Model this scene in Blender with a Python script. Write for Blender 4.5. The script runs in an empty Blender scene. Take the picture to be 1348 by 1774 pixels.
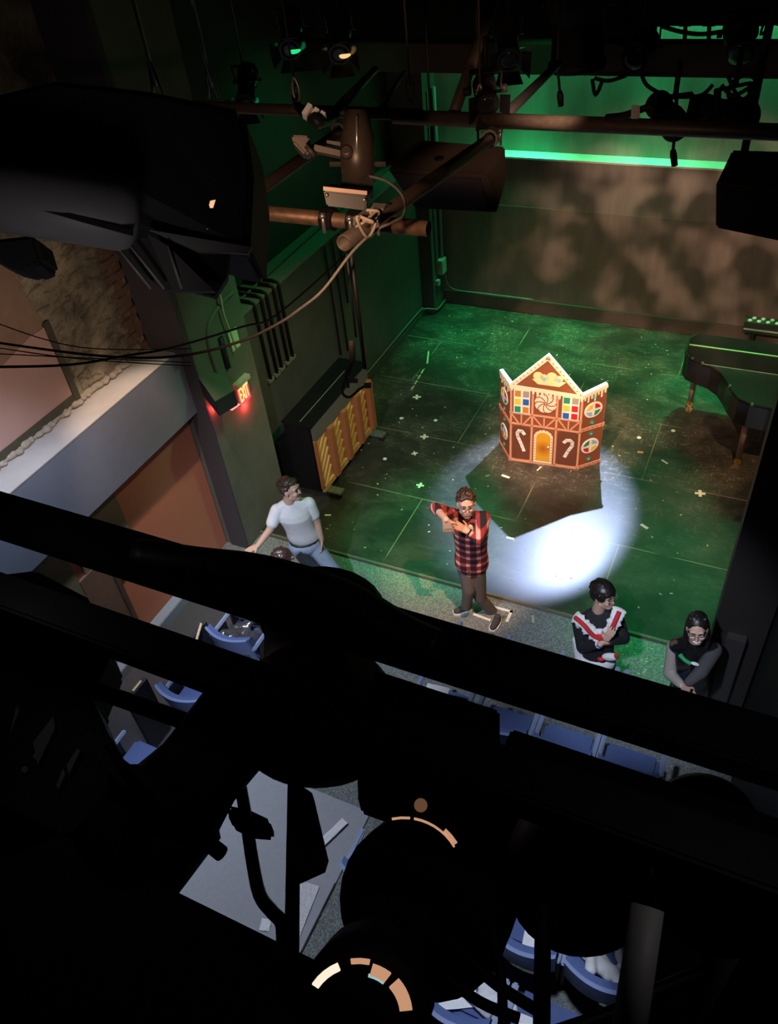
import bpy, bmesh, math, random
from mathutils import Vector, Matrix
random.seed(7)
V = Vector
sc = bpy.context.scene
COL = sc.collection

# ------------------------------------------------------------------ camera
CAM = V((0, 0, 6.5))
FPX, WPX, HPX = 1377.155, 1348.0, 1774.0
YAW, TILT, ROLL = math.radians(29.6796), math.radians(41.7670), math.radians(-7.0777)
FW = V((-math.sin(YAW) * math.cos(TILT), math.cos(YAW) * math.cos(TILT), -math.sin(TILT)))
_r0 = V((math.cos(YAW), math.sin(YAW), 0)); _u0 = _r0.cross(FW)
RT = math.cos(ROLL) * _r0 + math.sin(ROLL) * _u0
UP = -math.sin(ROLL) * _r0 + math.cos(ROLL) * _u0
cd = bpy.data.cameras.new('camera'); cam = bpy.data.objects.new('camera', cd); COL.objects.link(cam)
cam.matrix_world = Matrix((( RT.x, UP.x, -FW.x, CAM.x), (RT.y, UP.y, -FW.y, CAM.y), (RT.z, UP.z, -FW.z, CAM.z), (0, 0, 0, 1)))
cd.sensor_fit = 'VERTICAL'; cd.sensor_height = 36.0; cd.lens = FPX / HPX * 36.0
cd.clip_start = 0.02; cd.clip_end = 100
sc.camera = cam
sc.view_settings.view_transform = 'Standard'; sc.view_settings.look = 'None'
sc.view_settings.exposure = 0.0; sc.view_settings.gamma = 1.0; sc.view_settings.use_curve_mapping = False

# ------------------------------------------------------------------ world and lights
w = bpy.data.worlds.new('world'); sc.world = w; w.use_nodes = True
w.node_tree.nodes['Background'].inputs[0].default_value = (0.5, 0.55, 0.6, 1)
w.node_tree.nodes['Background'].inputs[1].default_value = 0.0

def aim(o, loc, tgt):
    o.location = loc
    o.rotation_euler = (V(tgt) - V(loc)).to_track_quat('-Z', 'Y').to_euler()

def spot(name, loc, tgt, power, color, ang, blend=0.3, radius=0.05, gobo=None):
    d = bpy.data.lights.new(name, 'SPOT'); d.energy = power; d.color = color
    d.spot_size = math.radians(ang); d.spot_blend = blend; d.shadow_soft_size = radius
    o = bpy.data.objects.new(name, d); COL.objects.link(o); aim(o, loc, tgt)
    if gobo:   # breakup pattern plate in the lantern
        d.use_nodes = True; nt = d.node_tree; em = nt.nodes['Emission']
        tc = nt.nodes.new('ShaderNodeTexCoord'); no = nt.nodes.new('ShaderNodeTexNoise'); cr = nt.nodes.new('ShaderNodeValToRGB')
        no.inputs['Scale'].default_value = gobo[0]; no.inputs['Detail'].default_value = 1.5
        cr.color_ramp.elements[0].position = gobo[1]; cr.color_ramp.elements[0].color = (gobo[3],) * 3 + (1,)
        cr.color_ramp.elements[1].position = gobo[2]
        nt.links.new(tc.outputs['Normal'], no.inputs['Vector']); nt.links.new(no.outputs['Fac'], cr.inputs['Fac'])
        nt.links.new(cr.outputs['Color'], em.inputs['Strength'])
    return o

def area(name, loc, tgt, power, color, sx, sy, spread=180):
    d = bpy.data.lights.new(name, 'AREA'); d.energy = power; d.color = color
    d.shape = 'RECTANGLE'; d.size = sx; d.size_y = sy; d.spread = math.radians(spread)
    o = bpy.data.objects.new(name, d); COL.objects.link(o); aim(o, loc, tgt); return o

def point(name, loc, power, color, r=0.03):
    d = bpy.data.lights.new(name, 'POINT'); d.energy = power; d.color = color; d.shadow_soft_size = r
    o = bpy.data.objects.new(name, d); COL.objects.link(o); o.location = loc; return o

GREEN = (0.05, 1.0, 0.28); WARM = (1.0, 0.62, 0.36); COOL = (0.74, 0.82, 1.0)
# white back light on the gingerbread house
spot('back_special', (-2.2, 10.62, 4.8), (-2.05, 7.22, 0), 4000, (0.50, 0.62, 1.0), 25.5, 0.42, 0.03)
# green wash hung over the stage
spot('green_wash_rear', (-3.6, 11.46, 5.3), (-3.6, 10.75, 0), 2000, GREEN, 40, 1.0, 0.1)
spot('green_wash_rear_middle', (-1.9, 11.46, 5.3), (-1.9, 10.85, 0), 1100, GREEN, 40, 1.0, 0.1)
spot('green_wash_rear_right', (-0.4, 11.46, 5.3), (-0.1, 10.1, 0), 1900, GREEN, 33, 1.0, 0.1)
spot('green_wash_front', (-2.9, 6.3, 5.2), (-2.95, 6.25, 0), 1500, GREEN, 30, 1.0, 0.2)
spot('green_wash_front_right', (-0.45, 6.6, 5.2), (-0.15, 5.95, 0), 1100, GREEN, 31, 1.0, 0.2)
spot('green_wash_middle', (-2.4, 8.6, 5.6), (-3.4, 8.7, 0), 55, GREEN, 60, 1.0, 0.2)
spot('green_wash_left', (-4.0, 8.4, 5.6), (-5.3, 7.8, 2.2), 58, GREEN, 80, 1.0, 0.15)
spot('green_wash_pillar', (-2.4, 6.4, 5.3), (-5.0, 5.9, 0.9), 200, (0.30, 1.0, 0.38), 52, 1.0, 0.15)
area('green_cyc', (-2.0, 11.66, 4.6), (-2.0, 11.72, 2.4), 62, (0.07, 1.0, 0.33), 5.0, 0.12, 120)
# warm front light with breakup pattern
spot('warm_breakup', (-1.2, 5.0, 4.75), (-1.3, 11.0, 0.7), 2100, (1.0, 0.60, 0.40), 46, 0.7, 0.02, (15.0, 0.42, 0.64, 0.24))
spot('warm_house_special', (-1.9, 4.95, 5.35), (-2.05, 7.75, 0.75), 2000, (1.0, 0.70, 0.46), 22, 0.6, 0.02)
spot('warm_side', (0.7, 5.6, 5.2), (-1.1, 8.3, 0.0), 1100, (1.0, 0.58, 0.32), 50, 0.9, 0.03, (6.0, 0.4, 0.62, 0.25))
spot('warm_left_wall', (-1.6, 4.9, 5.2), (-4.6, 7.2, 0.6), 420, WARM, 42, 0.9, 0.1)
spot('warm_plaid', (-0.9, 3.6, 5.1), (-2.05, 5.15, 1.2), 950, (1.0, 0.58, 0.34), 20, 0.6, 0.03)
# house light over the front rows
spot('house_light_front', (-2.9, 1.7, 4.5), (-3.2, 4.9, 0.9), 640, COOL, 58, 0.8, 0.08)
spot('house_light_right', (-0.7, 1.9, 4.6), (-0.3, 4.7, 1.0), 620, COOL, 34, 0.8, 0.08)
spot('house_light_left', (-4.35, 2.9, 4.7), (-5.0, 2.9, 0.8), 270, COOL, 70, 0.9, 0.06)
spot('house_light_orange', (-4.40, 4.3, 4.7), (-5.1, 4.3, 0.8), 290, (1.0, 0.74, 0.56), 44, 0.7, 0.03)
spot('house_light_aisle', (-2.6, 1.9, 4.3), (-2.8, 2.1, 0), 300, COOL, 52, 0.6, 0.08)
spot('house_light_rear', (-0.5, 1.75, 4.2), (-0.5, 1.72, 0.4), 330, COOL, 24, 0.5, 0.08)
spot('house_light_row', (-0.85, 3.2, 4.4), (-0.85, 3.48, 0.6), 170, (0.7, 0.8, 1.0), 20, 0.8, 0.08)
# lamp leak on the pipe grid, added fills, alcove light and exit glow
spot('grid_leak', (-1.02, 1.42, 5.82), (-1.45, 2.5, 5.5), 24, (1.0, 0.60, 0.36), 100, 0.9, 0.03)
spot('barrel_fill', (-0.75, 0.45, 5.75), (-1.12, 0.95, 5.98), 2.6, (0.9, 0.85, 0.85), 60, 0.9, 0.08)  # added fill without a real source, lifts the lantern barrel
spot('speaker_fill', (-0.7, 2.9, 5.75), (-1.75, 4.65, 5.0), 60, (1.0, 0.62, 0.42), 40, 0.8, 0.03)  # added spot, only there to brighten the loudspeaker top
point('corner_fill', (-1.35, 0.62, 5.5), 0.22, (0.9, 0.9, 1.0), 0.05)  # added dim fill so the lower left bolts show
point('grey_pipe_fill', (0.20, 0.62, 5.75), 0.5, (0.95, 0.92, 0.9), 0.05)  # small added light for the grey pipe, no lamp there
spot('alcove_light', (-3.2, 2.7, 4.3), (-5.5, 3.9, 3.1), 92, (1.0, 0.72, 0.56), 66, 0.9, 0.1)
point('exit_glow', (-4.905, 5.78, 1.66), 3.6, (1.0, 0.05, 0.05), 0.03)
point('exit_glow_back', (-4.915, 5.28, 1.95), 1.5, (1.0, 0.05, 0.05), 0.02)

# ------------------------------------------------------------------ pixel helpers (a point of the place seen at a pixel)
def ray(x, y): return FW + RT * ((x - WPX / 2) / FPX) - UP * ((y - HPX / 2) / FPX)
def at_z(x, y, z):
    d = ray(x, y); return CAM + d * ((z - CAM.z) / d.z)
def at_y(x, y, Y):
    d = ray(x, y); return CAM + d * ((Y - CAM.y) / d.y)
def at_x(x, y, X):
    d = ray(x, y); return CAM + d * ((X - CAM.x) / d.x)
def at_d(x, y, dist):
    return CAM + ray(x, y).normalized() * dist

# ------------------------------------------------------------------ materials
MATS = {}
def mat(name, col, rough=0.6, metal=0.0, var=0.15, scale=30.0, emit=None, estr=0.0, spec=0.5, bump=0.0):
    if name in MATS: return MATS[name]
    m = bpy.data.materials.new(name); m.use_nodes = True; nt = m.node_tree; b = nt.nodes['Principled BSDF']
    b.inputs['Roughness'].default_value = rough; b.inputs['Metallic'].default_value = metal
    b.inputs['Specular IOR Level'].default_value = spec
    if var > 0:
        tc = nt.nodes.new('ShaderNodeTexCoord'); no = nt.nodes.new('ShaderNodeTexNoise'); mx = nt.nodes.new('ShaderNodeMix'); mx.data_type = 'RGBA'
        no.inputs['Scale'].default_value = scale; no.inputs['Detail'].default_value = 3
        nt.links.new(tc.outputs['Object'], no.inputs['Vector']); nt.links.new(no.outputs['Fac'], mx.inputs['Factor'])
        mx.inputs['A'].default_value = tuple(c * (1 - var) for c in col) + (1,)
        mx.inputs['B'].default_value = tuple(min(1, c * (1 + var)) for c in col) + (1,)
        nt.links.new(mx.outputs['Result'], b.inputs['Base Color'])
        if bump:
            bp = nt.nodes.new('ShaderNodeBump'); bp.inputs['Strength'].default_value = bump; bp.inputs['Distance'].default_value = 0.01
            nt.links.new(no.outputs['Fac'], bp.inputs['Height']); nt.links.new(bp.outputs['Normal'], b.inputs['Normal'])
    else:
        b.inputs['Base Color'].default_value = tuple(col) + (1,)
    if emit:
        b.inputs['Emission Color'].default_value = tuple(emit) + (1,); b.inputs['Emission Strength'].default_value = estr
    MATS[name] = m; return m

def stage_floor_mat():
    m = bpy.data.materials.new('painted_stage_floor'); m.use_nodes = True; nt = m.node_tree; L = nt.links; N = nt.nodes.new
    b = nt.nodes['Principled BSDF']; tc = N('ShaderNodeTexCoord')
    mp = N('ShaderNodeMapping'); mp.inputs['Location'].default_value = (0.89, -6.68, 0); L.new(tc.outputs['Object'], mp.inputs['Vector'])
    br = N('ShaderNodeTexBrick'); br.offset = 0.5; br.inputs['Scale'].default_value = 1.0
    br.inputs['Brick Width'].default_value = 2.42; br.inputs['Row Height'].default_value = 1.21
    br.inputs['Mortar Size'].default_value = 0.007; br.inputs['Mortar Smooth'].default_value = 0.3
    br.inputs['Color1'].default_value = (0, 0, 0, 1); br.inputs['Color2'].default_value = (0, 0, 0, 1); br.inputs['Mortar'].default_value = (1, 1, 1, 1)
    L.new(mp.outputs['Vector'], br.inputs['Vector'])
    ns = N('ShaderNodeTexNoise'); ns.inputs['Scale'].default_value = 1.6; L.new(tc.outputs['Object'], ns.inputs['Vector'])
    sm = N('ShaderNodeMath'); sm.operation = 'MULTIPLY'; L.new(br.outputs['Color'], sm.inputs[0])
    r0 = N('ShaderNodeMapRange'); r0.inputs[1].default_value = 0.40; r0.inputs[2].default_value = 0.56; L.new(ns.outputs['Fac'], r0.inputs[0]); L.new(r0.outputs[0], sm.inputs[1])
    # scuffs: stretched noises thresholded
    def scuff(sx, sy, rot, lo, hi, det=6):
        mm = N('ShaderNodeMapping'); mm.inputs['Scale'].default_value = (sx, sy, 1); mm.inputs['Rotation'].default_value = (0, 0, rot)
        n = N('ShaderNodeTexNoise'); n.inputs['Scale'].default_value = 1; n.inputs['Detail'].default_value = det; n.inputs['Roughness'].default_value = 0.7; n.inputs['Distortion'].default_value = 0.45
        r = N('ShaderNodeMapRange'); r.inputs[1].default_value = lo; r.inputs[2].default_value = hi
        L.new(tc.outputs['Object'], mm.inputs['Vector']); L.new(mm.outputs['Vector'], n.inputs['Vector']); L.new(n.outputs['Fac'], r.inputs[0]); return r.outputs[0]
    a = scuff(8, 38, 0.35, 0.545, 0.70); c = scuff(34, 9, 0.25, 0.56, 0.72); d = scuff(34, 38, 0.0, 0.63, 0.72); e = scuff(1.1, 1.5, 0, 0.40, 0.62, 4)
    mx = N('ShaderNodeMath'); mx.operation = 'MAXIMUM'; L.new(a, mx.inputs[0]); L.new(c, mx.inputs[1])
    mm = N('ShaderNodeMath'); mm.operation = 'MULTIPLY'; L.new(mx.outputs[0], mm.inputs[0])
    sx = N('ShaderNodeSeparateXYZ'); L.new(tc.outputs['Object'], sx.inputs[0]); wy = N('ShaderNodeMapRange'); wy.inputs[1].default_value = 6.2; wy.inputs[2].default_value = 7.8; wy.inputs[3].default_value = 0.2; L.new(sx.outputs['Y'], wy.inputs[0])
    ew = N('ShaderNodeMath'); ew.operation = 'MULTIPLY'; L.new(e, ew.inputs[0]); L.new(wy.outputs[0], ew.inputs[1]); L.new(ew.outputs[0], mm.inputs[1])
    m2 = N('ShaderNodeMath'); m2.operation = 'MAXIMUM'; L.new(mm.outputs[0], m2.inputs[0])
    dm = N('ShaderNodeMath'); dm.operation = 'MULTIPLY'; dm.inputs[1].default_value = 0.9; L.new(d, dm.inputs[0]); L.new(dm.outputs[0], m2.inputs[1])
    cA = N('ShaderNodeMix'); cA.data_type = 'RGBA'; cA.inputs['A'].default_value = (0.026, 0.025, 0.021, 1); cA.inputs['B'].default_value = (0.058, 0.052, 0.042, 1); L.new(e, cA.inputs['Factor'])
    cB = N('ShaderNodeMix'); cB.data_type = 'RGBA'; cB.inputs['B'].default_value = (0.25, 0.235, 0.195, 1); L.new(cA.outputs['Result'], cB.inputs['A']); L.new(m2.outputs[0], cB.inputs['Factor'])
    cC = N('ShaderNodeMix'); cC.data_type = 'RGBA'; cC.inputs['B'].default_value = (0.24, 0.18, 0.11, 1); L.new(cB.outputs['Result'], cC.inputs['A']); L.new(sm.outputs[0], cC.inputs['Factor'])
    L.new(cC.outputs['Result'], b.inputs['Base Color'])
    rr = N('ShaderNodeMapRange'); rr.inputs[3].default_value = 0.33; rr.inputs[4].default_value = 0.55; L.new(m2.outputs[0], rr.inputs[0]); L.new(rr.outputs[0], b.inputs['Roughness'])
    return m

def carpet_mat():
    m = bpy.data.materials.new('speckled_carpet'); m.use_nodes = True; nt = m.node_tree; L = nt.links; N = nt.nodes.new
    b = nt.nodes['Principled BSDF']; tc = N('ShaderNodeTexCoord'); n = N('ShaderNodeTexNoise'); n.inputs['Scale'].default_value = 70; n.inputs['Detail'].default_value = 4; n.inputs['Roughness'].default_value = 0.8
    L.new(tc.outputs['Object'], n.inputs['Vector']); cr = N('ShaderNodeValToRGB'); L.new(n.outputs['Fac'], cr.inputs['Fac'])
    cr.color_ramp.elements[0].position = 0.42; cr.color_ramp.elements[0].color = (0.10, 0.115, 0.11, 1)
    cr.color_ramp.elements[1].position = 0.66; cr.color_ramp.elements[1].color = (0.33, 0.36, 0.345, 1)
    L.new(cr.outputs['Color'], b.inputs['Base Color']); b.inputs['Roughness'].default_value = 0.95
    return m

def wall_mat(name, c1, c2, rough=0.55, vertical=True):
    m = bpy.data.materials.new(name); m.use_nodes = True; nt = m.node_tree; L = nt.links; N = nt.nodes.new
    b = nt.nodes['Principled BSDF']; tc = N('ShaderNodeTexCoord'); mp = N('ShaderNodeMapping'); mp.inputs['Scale'].default_value = (5, 5, 0.9) if vertical else (3, 3, 3)
    n = N('ShaderNodeTexNoise'); n.inputs['Scale'].default_value = 1; n.inputs['Detail'].default_value = 6; n.inputs['Roughness'].default_value = 0.65
    L.new(tc.outputs['Object'], mp.inputs['Vector']); L.new(mp.outputs['Vector'], n.inputs['Vector'])
    cr = N('ShaderNodeValToRGB'); cr.color_ramp.elements[0].position = 0.35; cr.color_ramp.elements[0].color = c1 + (1,)
    cr.color_ramp.elements[1].position = 0.68; cr.color_ramp.elements[1].color = c2 + (1,)
    L.new(n.outputs['Fac'], cr.inputs['Fac']); L.new(cr.outputs['Color'], b.inputs['Base Color']); b.inputs['Roughness'].default_value = rough
    return m

def plaid_mat():
    m = bpy.data.materials.new('plaid_flannel'); m.use_nodes = True; nt = m.node_tree; L = nt.links; N = nt.nodes.new
    b = nt.nodes['Principled BSDF']; tc = N('ShaderNodeTexCoord')
    def stripes(vec, freq, lo, hi):
        d = N('ShaderNodeVectorMath'); d.operation = 'DOT_PRODUCT'; d.inputs[1].default_value = vec; L.new(tc.outputs['Object'], d.inputs[0])
        k = N('ShaderNodeMath'); k.operation = 'MULTIPLY'; k.inputs[1].default_value = freq; L.new(d.outputs['Value'], k.inputs[0])
        s = N('ShaderNodeMath'); s.operation = 'SINE'; L.new(k.outputs[0], s.inputs[0])
        r = N('ShaderNodeMapRange'); r.inputs[1].default_value = lo; r.inputs[2].default_value = hi; L.new(s.outputs[0], r.inputs[0]); return r.outputs[0]
    a = stripes((0.931, 0.365, 0), 62.0, 0.1, 0.65); c = stripes((0, 0, 1), 66.0, 0.1, 0.65)
    mu = N('ShaderNodeMath'); mu.operation = 'ADD'; L.new(a, mu.inputs[0]); L.new(c, mu.inputs[1])
    cr = N('ShaderNodeValToRGB'); hv = N('ShaderNodeMath'); hv.operation = 'MULTIPLY'; hv.inputs[1].default_value = 0.5; L.new(mu.outputs[0], hv.inputs[0]); L.new(hv.outputs[0], cr.inputs['Fac'])
    cr.color_ramp.elements[0].position = 0.0; cr.color_ramp.elements[0].color = (0.012, 0.010, 0.016, 1)
    cr.color_ramp.elements[1].position = 1.0; cr.color_ramp.elements[1].color = (0.72, 0.42, 0.36, 1)
    e = cr.color_ramp.elements.new(0.5); e.color = (0.30, 0.03, 0.035, 1)
    L.new(cr.outputs['Color'], b.inputs['Base Color']); b.inputs['Roughness'].default_value = 0.9
    return m

BLACK = mat('matte_black_metal', (0.010, 0.010, 0.011), 0.6, 0.0, 0.2, spec=0.2)
BLK2 = mat('black_paint', (0.022, 0.021, 0.022), 0.5, 0.0, 0.2, spec=0.3)
PIPE = mat('dull_steel_pipe', (0.075, 0.056, 0.045), 0.5, 0.3, 0.4, 60)
STEEL = mat('bare_steel', (0.55, 0.52, 0.48), 0.35, 0.8, 0.2, 80)
CABLE = mat('black_cable', (0.012, 0.012, 0.012), 0.5, 0, 0, spec=0.3)
GREYCABLE = mat('grey_cable', (0.14, 0.12, 0.115), 0.6, 0, 0.1)
WHITE = mat('white_cloth', (0.75, 0.75, 0.76), 0.85, 0, 0.08, 25)
PAPER = mat('white_paper', (0.85, 0.85, 0.86), 0.8, 0, 0.03)
TAPE = mat('pale_tape', (0.80, 0.80, 0.72), 0.7, 0, 0.1)
BRASS = mat('brass', (0.75, 0.5, 0.18), 0.3, 1.0, 0.1)
SKIN = mat('skin', (0.58, 0.36, 0.27), 0.6, 0, 0.06, 15)
EYE = mat('dark_eye', (0.02, 0.015, 0.012), 0.3, 0, 0)
LIP = mat('lip', (0.42, 0.17, 0.15), 0.5, 0, 0.05)
HAIRB = mat('brown_hair', (0.045, 0.026, 0.016), 0.4, 0, 0.4, 90)
HAIRK = mat('black_hair', (0.012, 0.009, 0.008), 0.42, 0, 0.3, 90)
FRAME = mat('glasses_frame', (0.35, 0.3, 0.28), 0.3, 0.5, 0)

# ------------------------------------------------------------------ mesh builder
class MB:
    def __init__(s): s.bm = bmesh.new()
    def quadbox(s, lo, hi):
        x0, y0, z0 = lo; x1, y1, z1 = hi
        return s.hexa([(x0, y0, z0), (x1, y0, z0), (x1, y1, z0), (x0, y1, z0)], [(x0, y0, z1), (x1, y0, z1), (x1, y1, z1), (x0, y1, z1)])
    def hexa(s, a, b):
        n = len(a); va = [s.bm.verts.new(p) for p in a]; vb = [s.bm.verts.new(p) for p in b]
        s.bm.faces.new(va[::-1]); s.bm.faces.new(vb)
        for i in range(n): s.bm.faces.new((va[i], va[(i + 1) % n], vb[(i + 1) % n], vb[i]))
        return s
    def prism(s, poly, d):
        d = V(d); return s.hexa([V(p) for p in poly], [V(p) + d for p in poly])
    def obox(s, c, ax, ay, az):     # oriented box: centre and three half axes
        c, ax, ay, az = V(c), V(ax), V(ay), V(az)
        return s.hexa([c - ax - ay - az, c + ax - ay - az, c + ax + ay - az, c - ax + ay - az], [c - ax - ay + az, c + ax - ay + az, c + ax + ay + az, c - ax + ay + az])
    def lathe(s, p0, p1, prof, n=24, caps=True):
        p0, p1 = V(p0), V(p1); ax = p1 - p0; a = ax.normalized()
        u = a.orthogonal().normalized(); v = a.cross(u); rings = []
        for t, r in prof:
            c = p0 + ax * t
            rings.append([s.bm.verts.new(c + (u * math.cos(2 * math.pi * k / n) + v * math.sin(2 * math.pi * k / n)) * max(r, 1e-4)) for k in range(n)])
        for i in range(len(rings) - 1):
            for k in range(n):
                f = s.bm.faces.new((rings[i][k], rings[i][(k + 1) % n], rings[i + 1][(k + 1) % n], rings[i + 1][k])); f.smooth = True
        if caps: s.bm.faces.new(rings[0][::-1]); s.bm.faces.new(rings[-1])
        return s
    def cyl(s, p0, p1, r, r1=None, n=16): return s.lathe(p0, p1, [(0, r), (1, r if r1 is None else r1)], n)
    def tube(s, pts, r, n=8, smooth=0):
        pts = [V(p) for p in pts]
        if smooth:
            out = []
            for i in range(len(pts) - 1):
                p0 = pts[max(i - 1, 0)]; p1 = pts[i]; p2 = pts[i + 1]; p3 = pts[min(i + 2, len(pts) - 1)]
                for j in range(smooth):
                    t = j / smooth
                    out.append(0.5 * ((2 * p1) + (p2 - p0) * t + (2 * p0 - 5 * p1 + 4 * p2 - p3) * t * t + (3 * p1 - p0 - 3 * p2 + p3) * t ** 3))
            pts = out + [pts[-1]]
        rings = []; u = None
        for i, p in enumerate(pts):
            a = (pts[min(i + 1, len(pts) - 1)] - pts[max(i - 1, 0)]).normalized()
            u = a.orthogonal().normalized() if u is None else (u - a * u.dot(a)).normalized()
            v = a.cross(u); rr = r if not isinstance(r, (list, tuple)) else r[min(i, len(r) - 1)]
            rings.append([s.bm.verts.new(p + (u * math.cos(2 * math.pi * k / n) + v * math.sin(2 * math.pi * k / n)) * rr) for k in range(n)])
        for i in range(len(rings) - 1):
            for k in range(n):
                f = s.bm.faces.new((rings[i][k], rings[i][(k + 1) % n], rings[i + 1][(k + 1) % n], rings[i + 1][k])); f.smooth = True
        s.bm.faces.new(rings[0][::-1]); s.bm.faces.new(rings[-1]); return s
    def ell(s, c, ax, ay, az, nu=14, nv=9):     # ellipsoid with three half axes (vectors)
        c, ax, ay, az = V(c), V(ax), V(ay), V(az); top = s.bm.verts.new(c + az); bot = s.bm.verts.new(c - az); rings = []
        for i in range(1, nv):
            th = math.pi * i / nv; rings.append([s.bm.verts.new(c + az * math.cos(th) + (ax * math.cos(2 * math.pi * k / nu) + ay * math.sin(2 * math.pi * k / nu)) * math.sin(th)) for k in range(nu)])
        for k in range(nu):
            k2 = (k + 1) % nu
            for f in [s.bm.faces.new((top, rings[0][k], rings[0][k2])), s.bm.faces.new((bot, rings[-1][k2], rings[-1][k]))]: f.smooth = True
            for i in range(len(rings) - 1):
                f = s.bm.faces.new((rings[i][k], rings[i + 1][k], rings[i + 1][k2], rings[i][k2])); f.smooth = True
        return s
    def ball(s, c, r, **k): return s.ell(c, (r, 0, 0), (0, r, 0), (0, 0, r), **k)
    def cap(s, p0, p1, r0, r1=None, n=12):      # capsule that tapers
        r1 = r0 if r1 is None else r1; p0, p1 = V(p0), V(p1); L = (p1 - p0).length
        if L < 1e-5: return s.ball(p0, r0)
        prof = [(-r0 * math.cos(a) / L, r0 * math.sin(a)) for a in (0.12, 0.6, 1.1)] + [(0, r0), (1, r1)] + [(1 + r1 * math.cos(a) / L, r1 * math.sin(a)) for a in (1.1, 0.6, 0.12)]
        return s.lathe(p0, p1, prof, n)
    def build(s, name, m, parent=None, bevel=0.0, smooth=False):
        bmesh.ops.recalc_face_normals(s.bm, faces=s.bm.faces[:])
        if bevel: bmesh.ops.bevel(s.bm, geom=[e for e in s.bm.edges if len(e.link_faces) == 2 and e.calc_face_angle(0) > 0.6], offset=bevel, segments=2, affect='EDGES', clamp_overlap=True)
        if smooth:
            for f in s.bm.faces: f.smooth = True
        me = bpy.data.meshes.new(name); s.bm.to_mesh(me); s.bm.free(); me.materials.append(m)
        o = bpy.data.objects.new(name, me); COL.objects.link(o)
        if parent is not None:
            o.parent = parent
            off = V((0, 0, 0)); p = parent
            while p is not None: off += p.location; p = p.parent
            o.location = -off
        return o
    def tufts(s, A, n, seed, r=0.012, lo=-0.02):      # loose locks over the crown and back of the head
        rr = random.Random(seed)
        for k in range(n):
            az = rr.uniform(0, 2 * math.pi); el = rr.uniform(-0.1, 1.4); x, y, z = math.cos(az) * math.cos(el), math.sin(az) * math.cos(el), math.sin(el)
            if y > 0.45 and z < 0.80: continue
            p = A(x * 0.083, -0.034 + y * 0.094, 0.048 + z * 0.089); q = A(x * 0.088 + rr.uniform(-.012, .012), -0.030 + y * 0.098 + 0.018, 0.050 + z * 0.093); s.cap(p, q, r, r * 0.6, 8)
        return s
    def build_blob(s, name, m, parent, voxel=0.008, it=4):      # one continuous skin over all the shapes
        bmesh.ops.recalc_face_normals(s.bm, faces=s.bm.faces[:])
        me = bpy.data.meshes.new('tmp'); s.bm.to_mesh(me); s.bm.free()
        t = bpy.data.objects.new('tmp', me); COL.objects.link(t)
        r = t.modifiers.new('r', 'REMESH'); r.mode = 'VOXEL'; r.voxel_size = voxel; r.use_smooth_shade = True
        sm = t.modifiers.new('s', 'SMOOTH'); sm.factor = 0.5; sm.iterations = it
        dg = bpy.context.evaluated_depsgraph_get(); me2 = bpy.data.meshes.new_from_object(t.evaluated_get(dg))
        bpy.data.objects.remove(t); bpy.data.meshes.remove(me)
        me2.name = name; me2.materials.clear(); me2.materials.append(m)
        for p in me2.polygons: p.use_smooth = True; p.material_index = 0
        o = bpy.data.objects.new(name, me2); COL.objects.link(o)
        if parent is not None: o.parent = parent; o.location = -parent.location if parent.parent is None else V((0, 0, 0))
        return o

def tag(o, label, cat, group=None, kind=None):
    o['label'] = label; o['category'] = cat
    if group: o['group'] = group
    if kind: o['kind'] = kind
    return o
def thing(name, loc, label, cat, group=None):
    o = bpy.data.objects.new(name, None); COL.objects.link(o); o.location = loc; o.empty_display_size = 0.1
    return tag(o, label, cat, group)
def struct(o): o['kind'] = 'structure'; return o
def copy_tree(o, parent=None):
    c = o.copy(); COL.objects.link(c)
    if parent is not None: c.parent = parent
    for ch in list(o.children): copy_tree(ch, c)
    return c

# ================================================================== the setting
M_FLOOR = stage_floor_mat(); M_CARP = carpet_mat()
M_WALLB = wall_mat('scuffed_black_back_wall', (0.105, 0.088, 0.078), (0.155, 0.132, 0.118), 0.6)
M_WALLU = wall_mat('dark_upper_wall', (0.16, 0.16, 0.15), (0.23, 0.23, 0.22), 0.7)
M_WALLL = wall_mat('dark_side_wall', (0.050, 0.052, 0.048), (0.070, 0.07, 0.066), 0.6, False)
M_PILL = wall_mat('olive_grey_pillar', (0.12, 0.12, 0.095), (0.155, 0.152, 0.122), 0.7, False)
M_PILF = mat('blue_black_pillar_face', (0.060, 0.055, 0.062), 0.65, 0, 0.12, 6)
M_BEAM = mat('slate_blue_paint', (0.15, 0.175, 0.235), 0.55, 0, 0.1, 9)
M_ORNG = mat('terracotta_paint', (0.50, 0.17, 0.105), 0.8, 0, 0.05, 14, bump=0.1)
M_OLIV = mat('olive_board', (0.17, 0.145, 0.085), 0.75, 0, 0.06, 14)
M_LEDG = mat('plaster_ledge', (0.36, 0.345, 0.34), 0.85, 0, 0.12, 8)
M_STON = wall_mat('rubble_stone', (0.045, 0.038, 0.026), (0.34, 0.30, 0.21), 0.95, False)
M_BRIK = mat('old_brick', (0.15, 0.085, 0.055), 0.9, 0, 0.4, 22, bump=0.5)
M_PINK = mat('pinkish_board', (0.42, 0.27, 0.24), 0.8, 0, 0.04, 5)

struct(MB().quadbox((-5.25, 5.50, -0.12), (1.3, 11.62, 0.0)).build('floor', M_FLOOR))
struct(MB().quadbox((-6.2, -1.5, -0.16), (1.6, 5.50, -0.035)).build('floor_carpet', M_CARP))
struct(MB().quadbox((-5.2, 5.47, -0.035), (1.3, 5.50, 0.004)).build('trim_1', mat('stage_edge_strip', (0.13, 0.12, 0.09), 0.8, 0, 0.4, 40)))
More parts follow.
